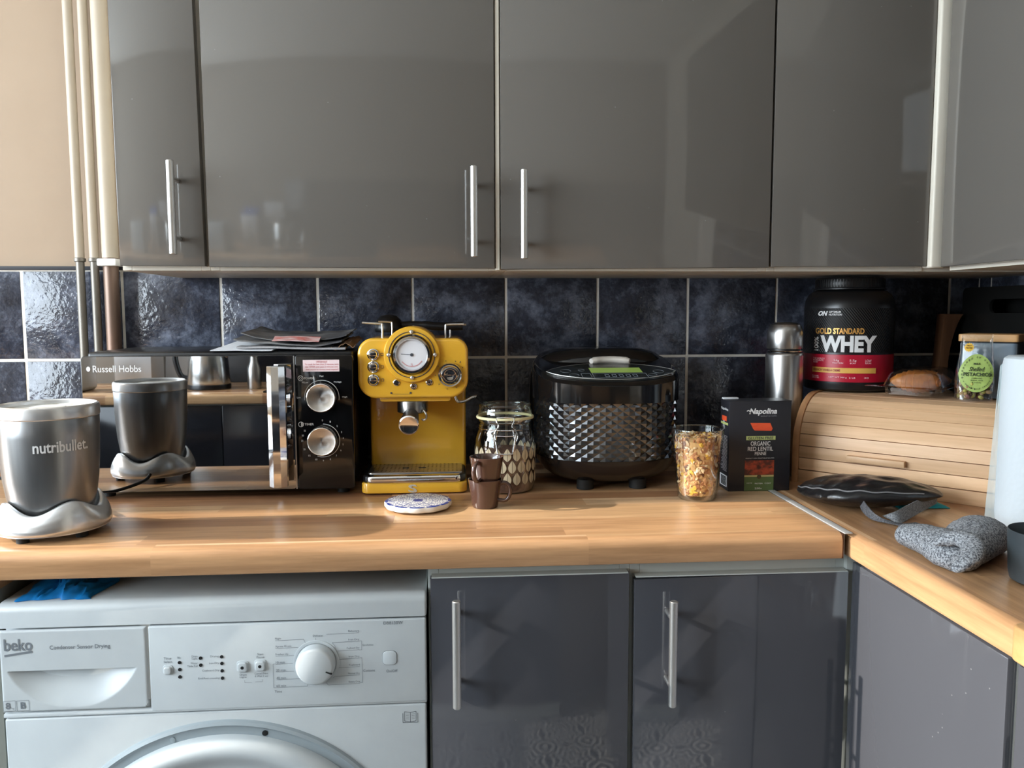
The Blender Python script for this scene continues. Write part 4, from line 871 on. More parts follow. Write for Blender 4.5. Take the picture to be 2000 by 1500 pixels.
b = B(); quad(b, [(U(.258), W(.160)), (U(.735), W(.160)), (U(.735), W(.178)), (U(.258), W(.178))], y - .0003); obj('beige_stripe', b, mat('beige_print', srgb(196, 178, 122), .5), fr)
b = cyl(B(), (U(.497), y - .0001, W(.160)), .0040, .0005, 'y', 24); obj('badge', b, mat('brown_print', srgb(86, 72, 46), .5), fr)
b = B()
My = Matrix.Translation((bx0 - .0006, 0, 0)) @ Matrix.Rotation(-PI / 2, 4, 'Z')   # left side print
sx = lambda q: -(by0 + q * (by1 - by0))
def stext(s, q0, q1, v0, v1, rot=0, bold=.01): text(b, s, by0 * -1 - q1 * (by1 - by0), by0 * -1 - q0 * (by1 - by0), W(v0), W(v1), 0, bold, rot=rot, M=My)
stext('Napolina', .12, .88, .875, .915); stext('RED LENTIL PENNE', .45, .68, .66, .78, PI / 2)
for i in range(26): box(b, bx0 - .0007, bx0 - .0002, by0 + .008, by0 + .008 + .034 * (.6 + .4 * ((i * 7) % 5) / 4), W(.60 - i * .0155), W(.603 - i * .0155))
obj('side_lettering', b, M_whiteprint, fr)
obj('side_penne_picture', box(B(), bx0 - .0007, bx0 - .0002, by0 + .014, by0 + .038, W(.765), W(.82)), MATS['orange_penne_print'], fr)
obj('side_green_band', box(B(), bx0 - .0007, bx0 - .0002, by0 + .006, by0 + .043, W(.785 - .06), W(.81 - .06)), MATS['pale_green_print'], fr)
bc = obj('barcode_panel', box(B(), bx0 - .0007, bx0 - .0002, by0 + .006, by1 - .006, W(.04), W(.165)), M_paper, fr)
b = B()
for i in range(22): z = W(.05 + i * .0048); box(b, bx0 - .0010, bx0 - .0005, by0 + .010, by1 - .012, z, z + .0004 * (1 + (i * 5) % 3 * .35))
obj('barcode', b, M_dark, bc)

# ================================================================== vacuum flask
FC = (1.5535, -.1600)
t = thing('vacuum_flask', 'brushed steel vacuum flask with domed cup lid', 'flask', (FC[0], FC[1], .91))
M_fl = noisy('flask_brushed_steel', (.58, .57, .56, 1), (.42, .41, .40, 1), .28, 90, (1, 1, .02), metal=1.0)
b = B(); lathe(b, [(0, .9105), (.035, .9105), (.0368, .913), (.0370, 1.152), (.0360, 1.156), (.0345, 1.1575), (0, 1.1575)], (FC[0], FC[1], 0), seg=56); obj('flask_body', b, M_fl, t)
b = B(); cyl(b, (FC[0], FC[1], 1.1570), .0330, .0100, 'z', 48); obj('neck_gap', b, M_black, t)
b = B(); lathe(b, [(.0355, 1.1600), (.0362, 1.1612), (.0355, 1.1624)], (FC[0], FC[1], 0), seg=48); obj('neck_ring', b, M_chrome, t)
b = B(); lathe(b, [(0, 1.1660), (.0345, 1.1660), (.0352, 1.1680), (.0345, 1.196), (.0330, 1.206), (.0290, 1.2140), (.0200, 1.2180), (0, 1.2190)], (FC[0], FC[1], 0), seg=56); obj('cup_lid', b, M_fl, t)

# ================================================================== bread bin
A45 = math.radians(-45)
t = thing('bread_bin', 'wooden roll-top bread bin standing diagonally in the corner', 'bread bin', (1.541, -.237, .91), A45)
M_beech = make_wood('beech_slats', srgb(226, 186, 146), srgb(206, 164, 124), (3, 60, 60), .42, 1.2); M_beech2 = make_wood('beech_side', srgb(206, 156, 112), srgb(184, 132, 90), (30, 4, 30), .45, 1.2)
BW, BD, BH = .365, .268, .1700
prof = [(0.0, 0.0), (0.0, .070)]
for k in range(1, 13): a = PI - (PI / 2) * k / 12; prof.append((.100 + .100 * math.cos(a), .070 + .100 * math.sin(a)))
prof += [(BD, BH), (BD, 0)]
def offs(P, d): return [(min(max(x, d), BD), min(z, BH - d)) if not (0 < x < .1) else (x + d * (.1 - x) / .1, z - d * (z - .07) / .1) for x, z in P]
for u0, u1 in ((0, .012), (BW - .012, BW)):
    b = B(); prism(b, prof, u0, u1, 'yz', .0012); obj('side_panel', b, M_beech2, t, local=True)
b = B(); prism(b, offs(prof, .012), .012, BW - .012, 'yz'); obj('inner_box', b, mat('dark_wood_gap', srgb(70, 44, 28), .8), t, local=True)
obj('bottom_rail', box(B(), .012, BW - .012, .002, .016, .0, .0245, .001), M_beech, t, local=True)
# slats along the roll: positions by arc length
path = [(0.003, .0255)]
fine = []
n_ = 160
tot_v = .070 - .0255; arc_l = .0975 * PI / 2; top_l = BD - .10 - .02
def at_len(s):
    if s < tot_v: return Vector((.0030, .0255 + s)), Vector((-1, 0))
    s -= tot_v
    if s < arc_l: a = PI - s / .0975; return Vector((.1005 + .0975 * math.cos(a), .070 + .0975 * math.sin(a))), Vector((math.cos(a), math.sin(a)))
    s -= arc_l; return Vector((.1005 + s, .1675)), Vector((0, 1))
pitch_ = .0232; total = tot_v + arc_l + top_l; k = 0; s = 0.0; slat_i = 0
while s + pitch_ <= total + .004:
    b = B(); c0, n0 = at_len(s + pitch_ * .5); p0, _ = at_len(s + .0007); p1, _ = at_len(s + pitch_ - .0007)
    d = (p1 - p0); P = [p0, p0 + d * .5 + n0 * .0006, p1, p1 - n0 * .009, p0 - n0 * .009]
    prism(b, [(q.x, q.y) for q in P], .0125, BW - .0125, 'yz', .0007, 1)
    o = obj('slat', b, M_beech, t, 30, local=True)
    if slat_i == 1: slat_handle = o
    s += pitch_; slat_i += 1
b = B(); box(b, .105, .205, -.0095, .0030, .0530, .0640, .0012); obj('handle', b, M_beech, slat_handle, local=True, label='raised wooden handle bar')

# ================================================================== protein tub on the bin
WT = .0870
t = thing('protein_tub', 'large black tub of whey powder with red band', 'tub', (1.7030, -.1250, 1.0802), math.radians(-27))
m_tub = mat('black_tub_plastic', srgb(20, 20, 22), .30, spec=.5); tn = NT(m_tub); tc_ = tn.n('ShaderNodeTexCoord'); sp_ = tn.n('ShaderNodeSeparateXYZ'); tn.l(tc_.outputs['Object'], sp_.inputs[0])
u_ = tn.math('MULTIPLY', tn.math('ARCTAN2', sp_.outputs[1], sp_.outputs[0]), .087); st_ = tn.math('SINE', tn.math('MULTIPLY', tn.math('ADD', tn.math('MULTIPLY', sp_.outputs[2], .8), u_), 1256.0))
zm_ = tn.math('MULTIPLY', tn.math('LESS_THAN', sp_.outputs[2], .166), tn.math('GREATER_THAN', sp_.outputs[2], .078)); tn.bump(tn.math('MULTIPLY', st_, zm_), .5, .0010)
b = B(); lathe(b, [(0, .0005), (.080, .0005), (.0850, .004), (WT, .014), (WT, .020)], seg=80); lathe(b, [(WT, .0735), (WT, .168), (.0850, .182), (.0790, .194), (.0700, .201), (.0620, .204), (.0620, .210)], seg=80); obj('tub_body', b, m_tub, t, local=True)
b = B(); lathe(b, [(WT, .0195), (WT + .0004, .0200), (WT + .0004, .0735), (WT, .0740)], seg=80); rb = obj('red_band', b, noisy('crimson_label', srgb(190, 24, 52), srgb(172, 16, 46), .35, 5), t, local=True)
b = B(); lathe(b, [(.0610, .2050), (.0655, .2055), (.0665, .2070), (.0665, .2255), (.0650, .2280), (0, .2280)], seg=72)
for k in range(72): a = 2 * PI * k / 72; box(b, -.0007, .0007, -.0674, -.0660, .2085, .2240, 0, M=Matrix.Rotation(a, 4, 'Z'))
obj('lid', b, M_black, t, local=True)
b = B(); lathe(b, [(.0655, .2035), (.0700, .2040), (.0700, .2058), (.0655, .2062)], seg=72); obj('lid_ring', b, M_black, t, local=True)
R0 = WT + .0006; kx = 1 / 950.0
TX = lambda px: (px - 1652) * kx * 1.0
b = B(); text(b, 'WHEY', TX(1603), TX(1702), .0790, .1120, 0, .05, cylr=R0); text(b, '100%', TX(1592), TX(1600), .0810, .1090, 0, .03, rot=PI / 2, cylr=R0)
text(b, 'ON', TX(1598), TX(1615), .1510, .1610, 0, .05, .3, cylr=R0); text(b, 'OPTIMUM', TX(1617), TX(1638), .1570, .1610, 0, .02, cylr=R0); text(b, 'NUTRITION', TX(1617), TX(1640), .1515, .1555, 0, .02, cylr=R0)
obj('front_lettering', b, M_whiteprint, t, local=True)
b = B(); text(b, 'GOLD STANDARD', TX(1594), TX(1680), .1150, .1270, 0, .03, cylr=R0); obj('gold_lettering', b, mat('gold_print', srgb(226, 170, 92), .35, .4), t, local=True)
R1 = WT + .0012; b = B()
for s, p0, p1, z0, z1 in (('THE WORLD\'S', 1591, 1612, .0640, .0672), ('FAVOURITE', 1591, 1610, .0600, .0632), ('WHEY', 1591, 1600, .0562, .0592), ('24g', 1628, 1638, .0600, .0650), ('PROTEIN', 1626, 1645, .0562, .0590), ('5.5g', 1656, 1668, .0600, .0650), ('BCAA', 1657, 1667, .0562, .0590), ('LOW', 1683, 1694, .0600, .0650), ('SUGAR', 1683, 1694, .0562, .0590), ('POWDER', 1590, 1602, .0285, .0315), ('DRINK MIX', 1590, 1603, .0250, .0280), ('NET WT 900 g', 1620, 1652, .0270, .0305), ('2 LB', 1656, 1667, .0270, .0305), ('30', 1682, 1690, .0270, .0305)):
    text(b, s, TX(p0), TX(p1), z0, z1, 0, .015, cylr=R1)
obj('band_lettering', b, mat('pale_pink_print', srgb(240, 190, 196), .5), rb, local=True)
b = bmesh.new(); n = 24
for i in range(n):
    xs = [TX(1590) + (TX(1702) - TX(1590)) * q / n for q in (i, i + 1)]
    f = b.faces.new([b.verts.new((x, -math.sqrt(R1 * R1 - x * x) - .0003, z)) for x, z in ((xs[0], .0375), (xs[1], .0375), (xs[1], .0480), (xs[0], .0480))])
obj('flavour_strip', b, mat('yellow_gold_strip', srgb(222, 172, 84), .4), rb, local=True)
b = B(); text(b, 'FRENCH VANILLA CREME', TX(1592), TX(1640), .0405, .0452, 0, .01, cylr=R1 + .0006); obj('strip_lettering', b, mat('crimson_print', srgb(150, 20, 44), .5), rb, local=True)

# ================================================================== pastry tray on the bin
c45, s45 = math.cos(A45), math.sin(A45)
def BU(u, v, z=0): return Vector((1.541 + u * c45 - v * s45, -.237 + u * s45 + v * c45, 1.0802 + z))
t = thing('pastry_tray', 'clear plastic clamshell tray of pastries on the bread bin', 'tray', BU(0, 0), A45)
M_clear = thin_glass('clear_food_plastic', (.96, .96, .97, 1), .04, 2.8)
tu0, tu1, tv0, tv1 = .132, .240, .085, .245
def rect_ring(ins, z, r=.014, n=5): return [(x, y_, z) for x, y_ in rrect(tu0 + ins, tu1 - ins, tv0 + ins, tv1 - ins, r, n)]
def loft_rings(b, R):
    V = [[b.verts.new(p) for p in r] for r in R]; m = len(V[0])
    for p, q in zip(V[:-1], V[1:]):
        for k in range(m): b.faces.new((p[k], p[(k + 1) % m], q[(k + 1) % m], q[k]))
    return V
b = B(); V = loft_rings(b, [rect_ring(.012, .0006), rect_ring(.006, .0030), rect_ring(.004, .0160), rect_ring(-.006, .0170), rect_ring(-.006, .0182)]); b.faces.new(V[0][::-1]); box(b, .104, .127, .088, .104, .0168, .0180, .0003, 1); obj('tray_base', b, M_clear, t, local=True)
b = B(); V = loft_rings(b, [rect_ring(-.006, .0186), rect_ring(.002, .0192), rect_ring(.010, .0420), rect_ring(.018, .0500), rect_ring(.030, .0520)]); b.faces.new(V[-1]); obj('tray_lid', b, M_clear, t, local=True)
M_past = noisy('baked_pastry', srgb(204, 130, 58), srgb(142, 76, 32), .45, 30, bump=.5, bscale=60)
def pastry(label, ua, va, ub, vb, r, bow, seed):
    o = B(); P = []; R = []; n = 60
    for i in range(n + 1):
        q = i / n; P.append(Vector((ua + (ub - ua) * q, va + (vb - va) * q + bow * math.sin(PI * q), .0075 + r * .72)))
        ridge = ((q * 9 + (0 if q < .5 else .5)) % 1.0); R.append(max(.004, r * (math.sin(PI * min(max(q, .02), .98)) ** .55)) * (1.0 - .16 * ridge))
    tube(o, P, R, 28, flat=(.82, 1.12))
    for v in o.verts: v.co += Vector((0, 0, 1)) * .0014 * noise.noise(v.co * 160 + Vector((seed, 0, 0))); v.co.z = max(v.co.z, .0036)
    M = Matrix.Translation(BU(0, 0)) @ Matrix.Rotation(A45, 4, 'Z'); bmesh.ops.transform(o, matrix=M, verts=o.verts)
    tag(recentre(obj('pastry', o, M_past, None, 50), M @ Vector(((ua + ub) / 2, (va + vb) / 2, .0036))), label, 'pastry', 'pastries in the clear tray')
pastry('golden ridged croissant along the front of the clear tray',   .142, .116, .232, .118, .0275, .006, 2.0); pastry('golden ridged croissant behind the other one in the clear tray',   .142, .186, .232, .190, .0255, -.003, 5.0)

# ================================================================== pistachio bag on the bin
t = thing('pistachio_bag', 'clear bag of shelled pistachios with a green oval label', 'bag', BU(.286, .108), A45)
BA = math.radians(18)
def bagp(u, v, s, d=0.0):
    wd = (.030 + .003 * math.sin(v * 5)) * (1 - .10 * v); th = (.019 * (1 - v) ** .7 + .0012) * (1 - (2 * u - 1) ** 4) ** .5
    z = .002 + .1160 * v; cr = .0016 * noise.noise(Vector((u * 7, v * 9, s * 3.1)))
    q = Matrix.Rotation(BA, 3, 'Z') @ Vector(((2 * u - 1) * wd, s * (th + cr + d), 0)); return (q.x, q.y + .010 * v, z)
b = B(); grid(b, lambda u, v: bagp(u, v, -1), 24, 30); grid(b, lambda u, v: bagp(u, v, 1), 24, 30); bmesh.ops.remove_doubles(b, verts=b.verts, dist=.0006)
obj('bag_film', b, thin_glass('crinkled_clear_film', (.95, .96, .96, 1), .10, 1.6), t, 80, local=True)
b = B(); rnp = random.Random(5)
for i in range(90):
    u = rnp.uniform(.12, .88); v = rnp.random() ** 1.4 * .40; s = rnp.uniform(-.85, .85); p = Vector(bagp(u, v, s)) if True else 0; p = Vector((p.x, p.y * 1.0, p.z + .004))
    q = Matrix.Translation(p) @ Matrix.Rotation(rnp.uniform(0, 6), 4, 'Z') @ Matrix.Rotation(rnp.uniform(0, 3), 4, 'X'); ball(b, (0, 0, 0), .0038, .0038, .0062, 8, 6, rnp.choice((0, 0, 1, 2)), q)
o = obj('pistachios', b, [mat('pistachio_a', srgb(172, 168, 86), .6), mat('pistachio_b', srgb(150, 124, 84), .6), mat('pistachio_c', srgb(122, 84, 78), .6)], t, local=True); o['kind'] = 'stuff'
def label_pts(cu, cv, ru, rv, n, d): return [bagp(cu + ru * math.cos(2 * PI * k / n), cv + rv * math.sin(2 * PI * k / n), -1, d) for k in range(n)]
b = B(); n = 40; c0 = b.verts.new(bagp(.50, .41, -1, .0016)); ring0 = [b.verts.new(p) for p in label_pts(.50, .41, .24, .16, n, .0016)]; ring1 = [b.verts.new(p) for p in label_pts(.50, .41, .44, .29, n, .0016)]
for k in range(n): b.faces.new((c0, ring0[k], ring0[(k + 1) % n])); b.faces.new((ring0[k], ring1[k], ring1[(k + 1) % n], ring0[(k + 1) % n]))
gl = obj('green_label', b, mat('green_label_paper', srgb(160, 184, 100), .5), t, local=True)
b = B()
def bag_text(s, u0, u1, v0, v1, bold, shear=0.0):
    tb = B(); text(tb, s, u0, u1, v0, v1, 0, bold, shear)
    for f in list(tb.faces): pass
    for v in tb.verts: v.co = Vector(bagp(v.co.x, v.co.z, -1, .0027))
    _merge(b, tb)
bag_text('M&S', .41, .59, .535, .568, .01); bag_text('Shelled', .30, .70, .438, .505, .015, .3); bag_text('PISTACHIOS', .17, .86, .362, .420, .03); bag_text('California\'s', .38, .64, .322, .345, .005); bag_text('finest, rich', .36, .66, .288, .311, .005); bag_text('& crunchy', .39, .62, .254, .277, .005)
for i, ch in enumerate('PERSADES OF PROTEIN'): a = math.radians(198 - i * 12.0); u = .50 + .365 * math.cos(a); v = .41 + .242 * math.sin(a); bag_text(ch, u - .017, u + .017, v - .014, v + .014, .02) if ch != ' ' else None
for i, ch in enumerate('A NUTRITIOUS CRUNCH'): a = math.radians(212 + i * 6.6); u = .50 + .365 * math.cos(a); v = .41 + .242 * math.sin(a); bag_text(ch, u - .013, u + .013, v - .012, v + .012, .02) if ch != ' ' else None
obj('label_lettering', b, mat('dark_green_print', srgb(48, 62, 34), .6), gl, local=True)
b = B(); c0 = b.verts.new(bagp(.24, .80, -1, .0020)); rr_ = [b.verts.new(bagp(.24 + (.16 if k % 2 else .125) * math.cos(k * PI / 14), .80 + (.075 if k % 2 else .058) * math.sin(k * PI / 14), -1, .0020)) for k in range(28)]
for k in range(28): b.faces.new((c0, rr_[k], rr_[(k + 1) % 28]))
ss = obj('star_sticker', b, mat('yellow_sticker', srgb(224, 178, 60), .5), t, local=True)
b = B(); bag_text('HIGH', .16, .32, .815, .840, .02); bag_text('PROTEIN', .14, .34, .780, .805, .02); obj('sticker_lettering', b, mat('brown_text', srgb(96, 66, 30), .6), ss, local=True)

# ================================================================== canister, tray, wooden piece in the corner
t = thing('storage_canister', 'square glass canister with bamboo lid on the bread bin', 'canister', BU(.297, .195), A45)
M_dglass = mat('smoky_glass', srgb(104, 118, 130), .08, spec=.6)
b = B(); prism(b, rrect(-.046, .046, -.046, .046, .008), .0004, .1020, 'xy', .002); obj('glass_body', b, M_dglass, t, local=True)
M_bamboo = make_wood('bamboo', srgb(200, 156, 106), srgb(180, 134, 84), (2, 40, 40), .42, 1.0)
b = B(); prism(b, rrect(-.0485, .0485, -.0485, .0485, .006), .1040, .1175, 'xy', .0015); obj('bamboo_lid', b, M_bamboo, t, local=True)
b = B(); prism(b, rrect(-.045, .045, -.045, .045, .006), .1018, .1042, 'xy'); obj('seal', b, M_rubber, t, local=True)
t = thing('serving_tray', 'black tray with oval hand hole leaning against the side wall', 'tray', (2.02, -.26, .91))
b = B(); outer = rrect(-.47, -.062, .9105, 1.2900, .012); N = 64
def tray_face(b, x0, x1):
    ho = rrect(-.262, -.150, 1.2360, 1.2640, .0139, 7); t_ = bmesh.new()
    for x in (x0, x1):
        a = [t_.verts.new((x, y_, z)) for y_, z in outer]; h = [t_.verts.new((x, y_, z)) for y_, z in ho]
        es = [t_.edges.new((a[i], a[(i + 1) % len(a)])) for i in range(len(a))] + [t_.edges.new((h[i], h[(i + 1) % len(h)])) for i in range(len(h))]
        bmesh.ops.triangle_fill(t_, use_beauty=True, edges=es)
        if x == x0: A0, H0 = a, h
        else: A1, H1 = a, h
    for P, Q in ((A0, A1), (H0, H1)):
        for i in range(len(P)): j = (i + 1) % len(P); t_.faces.new((P[i], P[j], Q[j], Q[i]))
    bmesh.ops.recalc_face_normals(t_, faces=t_.faces); _merge(b, t_)
tray_face(b, 1.990, 1.996); obj('tray_front', b, mat('black_lacquer', srgb(24, 24, 23), .25), t)
b = B(); box(b, 1.996, 2.058, -.47, -.464, .9105, 1.29); box(b, 1.996, 2.058, -.068, -.062, .9105, 1.29); box(b, 1.996, 2.058, -.464, -.068, .9105, .9165); box(b, 2.052, 2.058, -.464, -.068, .9165, 1.29); obj('tray_shell', b, MATS['black_lacquer'], t)
t = thing('wooden_board', 'curved brown wooden board standing on end in the corner', 'board', (1.95, -.06, .91))
P = [(1.905, .9105), (1.930, 1.140), (1.9355, 1.2340), (1.9790, 1.2335)]
for k in range(1, 10): v = k / 9; P.append((1.9790 - .030 * math.sin(v * PI / 2), 1.2335 - .1200 * v ** 1.3))
P += [(1.9480, .9105)]
obj('board', prism(B(), P, -.085, -.058, 'xz', .0015), make_wood('dark_oiled_wood', srgb(120, 84, 58), srgb(96, 64, 44), (30, 30, 3), .5, 1.2), t)

# ================================================================== kitchen roll
t = thing('kitchen_roll', 'white kitchen roll standing in its plastic wrapper', 'kitchen roll', (1.7800, -.5920, .91))
m_kr = mat('white_tissue', srgb(206, 214, 219), .85); kt = NT(m_kr); vv = kt.coord((1, 1, 1)); vo = kt.n('ShaderNodeTexVoronoi'); vo.inputs['Scale'].default_value = 120; kt.l(vv, vo.inputs['Vector']); kt.bump(vo.outputs['Distance'], .35, .0012)
b = B(); lathe(b, [(.020, .9125), (.0560, .9120), (.0605, .9170), (.0615, .930), (.0610, 1.155), (.0590, 1.1680), (.0540, 1.1715), (.0200, 1.1700), (.0200, .9125)], (1.7800, -.5920, 0), seg=72); obj('paper_roll', b, m_kr, t)
b = B(); lathe(b, [(.0198, .9130), (.0198, 1.1690), (.0188, 1.1690), (.0188, .9130)], (1.7800, -.5920, 0), seg=36); obj('cardboard_core', b, mat('cardboard', srgb(176, 142, 106), .8), t)
fa = math.radians(150)
def wr_pt(u, v):
    q = Vector((1.7800, -.5920)) + Vector((math.cos(fa), math.sin(fa))) * (.0608 + .0140 * u * (1 - .8 * v)); k = .0006 * math.sin(v * 30) * u + .001 * noise.noise(Vector((u * 3, v * 8, 2)))
    n2 = Vector((-math.sin(fa), math.cos(fa))); q += n2 * k; return (q.x, q.y, .9125 + .247 * v - .004 * u)
b = grid(B(), wr_pt, 6, 40); obj('wrapper_seam', b, mat('milky_film', srgb(206, 222, 224), .25, Alpha=.55), t, 60)

# ================================================================== dark mug and bamboo board at the side worktop's end
t = thing('mug', 'dark grey matt mug by the kitchen roll', 'mug', (1.6000, -.8350, .91))
b = B(); lathe(b, [(0, .9108), (.0330, .9105), (.0385, .9140), (.0405, .9240), (.0425, .9620), (.0430, .9740), (.0422, .9750), (.0410, .9735), (.0395, .940), (.0370, .920), (0, .9165)], (1.6000, -.8350, 0), seg=56); obj('mug_body', b, noisy('dark_grey_stoneware', srgb(62, 70, 74), srgb(54, 60, 64), .45, 20), t)
b = B(); tube(b, smooth_path([(1.6380, -.850, .962), (1.6600, -.860, .962), (1.6680, -.863, .945), (1.6580, -.859, .927), (1.6380, -.850, .924)], 6), .0048, 12); obj('handle', b, MATS['dark_grey_stoneware'], t)
b = B(); prism(b, rrect(1.4085, 1.660, -1.36, -1.0290, .012), .9105, .9445, 'xy', .003, 3)
tag(recentre(obj('bamboo_board', b, M_bamboo), (1.53, -1.19, .9105)), 'bamboo board overhanging the side worktop edge', 'board')

# ================================================================== black pouch
t = thing('padded_pouch', 'black shiny padded pouch with grey straps by the bread bin', 'pouch', (1.66, -.38, .91))
M_nyl = mat('black_shiny_nylon', srgb(26, 26, 28), .28, spec=.6); nt_ = NT(M_nyl); nt_.bump(nt_.noise(nt_.coord((9, 14, 6)), 2.6, 3), .5, .006)
PA = Vector((1.5330, -.3000)); PB = Vector((1.6820, -0.4994, 0.9420)[:2]); pd = (PB - PA); pl_ = pd.length; pdn = pd.normalized(); pn = Vector((pdn.y, -pdn.x))   # pn points towards the room
def pouch_pt(u, v, top):
    sgn = 2 * v - 1; e = max(0, 1 - abs(2 * u - 1) ** 2.0) ** .75; wd = .080 * (max(0, 1 - abs(2 * u - 1) ** 2.4)) ** .7 + .001
    q = PA + pdn * (u * pl_) + pn * (sgn * wd + .052 * math.sin(PI * u))
    bulge = max(0, 1 - abs(sgn) ** 2.2) ** .7 * e; cr = .0045 * noise.noise(Vector((u * 9, v * 6, 2.2))) * bulge + .003 * math.sin(u * 46 + v * 3) * max(0, sgn) * bulge
    mid = .9120 + .016 * e + .026 * u * u
    z = mid + (.026 * bulge + cr) if top else max(.9108, mid - (.018 + .012 * u) * bulge)
    return (q.x, q.y, z)
b = B(); grid(b, lambda u, v: pouch_pt(u, v, True), 70, 36); grid(b, lambda u, v: pouch_pt(u, v, False), 70, 36); bmesh.ops.remove_doubles(b, verts=b.verts, dist=.0004); bmesh.ops.recalc_face_normals(b, faces=b.faces); obj('padded_body', b, M_nyl, t, 80)
obj('piping', tube(B(), [Vector(pouch_pt(.06 + .88 * k / 40, .93, True)) + Vector((0, 0, .0012)) for k in range(41)], .0013, 8), mat('grey_piping', srgb(120, 120, 122), .5), t)
M_strap = noisy('heather_grey_webbing', srgb(150, 152, 154), srgb(92, 94, 98), .9, 500); M_strapd = noisy('dark_heather_webbing', srgb(112, 112, 116), srgb(56, 56, 60), .9, 500)
def ribbon(b, pts, up, wd, th=.0016):
    P = smooth_path(pts, 8); U = smooth_path(up, 8); t_ = bmesh.new(); rows_ = []
    for i, (p, q) in enumerate(zip(P, U)):
        d = (P[min(i + 1, len(P) - 1)] - P[max(i - 1, 0)]).normalized(); s_ = q.normalized(); n2 = d.cross(s_).normalized()
        rows_.append([t_.verts.new(p + s_ * wd * k + n2 * th * m / 2) for k, m in ((-.5, -1), (.5, -1), (.5, 1), (-.5, 1))])
    for a, c in zip(rows_[:-1], rows_[1:]):
        for k in range(4): t_.faces.new((a[k], a[(k + 1) % 4], c[(k + 1) % 4], c[k]))
    t_.faces.new(rows_[0][::-1]); t_.faces.new(rows_[-1]); bmesh.ops.recalc_face_normals(t_, faces=t_.faces); _merge(b, t_); return b
b = B(); ribbon(b, [(1.5552, -0.4736, 0.9360), (1.5449, -0.5003, 0.9280), (1.5417, -0.5324, 0.9210), (1.5527, -0.5582, 0.9160), (1.5754, -0.5761, 0.9130), (1.6018, -0.5705, 0.9125)], [(.1, .2, 1), (.1, .2, 1), (0, .5, .8), (-.3, 1, .25), (-.3, 1, .02), (-.3, 1, .02)], .0195); obj('strap', b, M_strapd, t)
b = B(); ribbon(b, [(1.6925, -0.4670, 0.9300), (1.6433, -0.5039, 0.9260), (1.6021, -0.5330, 0.9215), (1.5727, -0.5520, 0.9180), (1.5646, -0.5430, 0.9150)], [(.25, .3, 1), (.25, .3, 1), (.2, .4, .9), (.1, .7, .5), (-.2, 1, .1)], .0235); obj('strap', b, M_strap, t)
def teal_pt(u, v): return (1.628 + .085 * u, -.468 + .045 * v - .005 * u, .9115 + .010 * math.sin(PI * u) ** .6 * math.sin(PI * v) ** .5 * (1 + .4 * noise.noise(Vector((u * 6, v * 5, 0)))))
b = B(); grid(b, teal_pt, 24, 12, thick=.001); tag(recentre(obj('teal_cloth', b, mat('teal_fabric', srgb(20, 150, 160), .7), None, 60), (1.67, -.44, .9115)), 'teal cloth peeking out from under the black pouch', 'cloth')

# ================================================================== rolled grey sock
t = thing('rolled_socks', 'heather grey rolled pair of socks on the side worktop', 'socks', (1.57, -.72, .91))
m_sk = mat('heather_grey_knit', srgb(140, 142, 146), .95); k_ = NT(m_sk); vs_ = k_.coord((1, 1, 1)); f1 = k_.noise(vs_, 420, 2, .7); k_.l(k_.ramp(f1, [(.38, srgb(72, 74, 80)), (.62, srgb(176, 179, 183))]), k_.p.inputs['Base Color']); k_.bump(k_.noise(vs_, 300, 2), .7, .0015)
def blobtube(b, pts, rad, flat, seg=28, amp=.0022, seed=0.0):
    P = smooth_path(pts, 8); n = len(P); R = []
    for i in range(n): f = i / (n - 1) * (len(rad) - 1); k = min(int(f), len(rad) - 2); R.append(rad[k] + (rad[k + 1] - rad[k]) * (f - k))
    tb = B(); tube(tb, P, R, seg, flat=flat)
    for v in tb.verts:
        q = v.co * 45; v.co += Vector((noise.noise(q + Vector((seed, 0, 0))), noise.noise(q + Vector((0, seed, 5))), noise.noise(q + Vector((9, 0, seed))))) * amp; v.co.z = max(v.co.z, .9106)
    _merge(b, tb); return b
b = B(); blobtube(b, [(1.512, -.664, .926), (1.516, -.672, .927), (1.526, -.698, .929), (1.531, -.732, .930), (1.529, -.764, .928), (1.528, -.786, .925), (1.530, -.794, .923)], [.006, .0190, .0225, .0270, .0280, .0210, .005], (.82, 1.15), seed=1.0)
obj('sock_fold', b, m_sk, t, 80)
b = B(); blobtube(b, [(1.512, -.788, .922), (1.522, -.780, .924), (1.550, -.752, .930), (1.584, -.722, .933), (1.610, -.700, .932), (1.632, -.684, .929), (1.640, -.678, .928)], [.005, .0190, .0290, .0330, .0340, .0270, .010], (.80, 1.12), seed=3.0); obj('sock_roll', b, m_sk, t, 80)
b = B(); blobtube(b, [(1.4934, -0.7800, 0.9460), (1.5055, -0.7799, 0.9510), (1.5188, -0.7903, 0.9550), (1.5186, -0.8146, 0.9530), (1.4996, -0.8393, 0.9470), (1.4814, -0.8441, 0.9390), (1.4760, -0.8390, 0.9350)], [.003, .0100, .0120, .0120, .0110, .0090, .003], (.8, 1.1), seed=5.0); obj('sock_cuff', b, m_sk, t, 80)

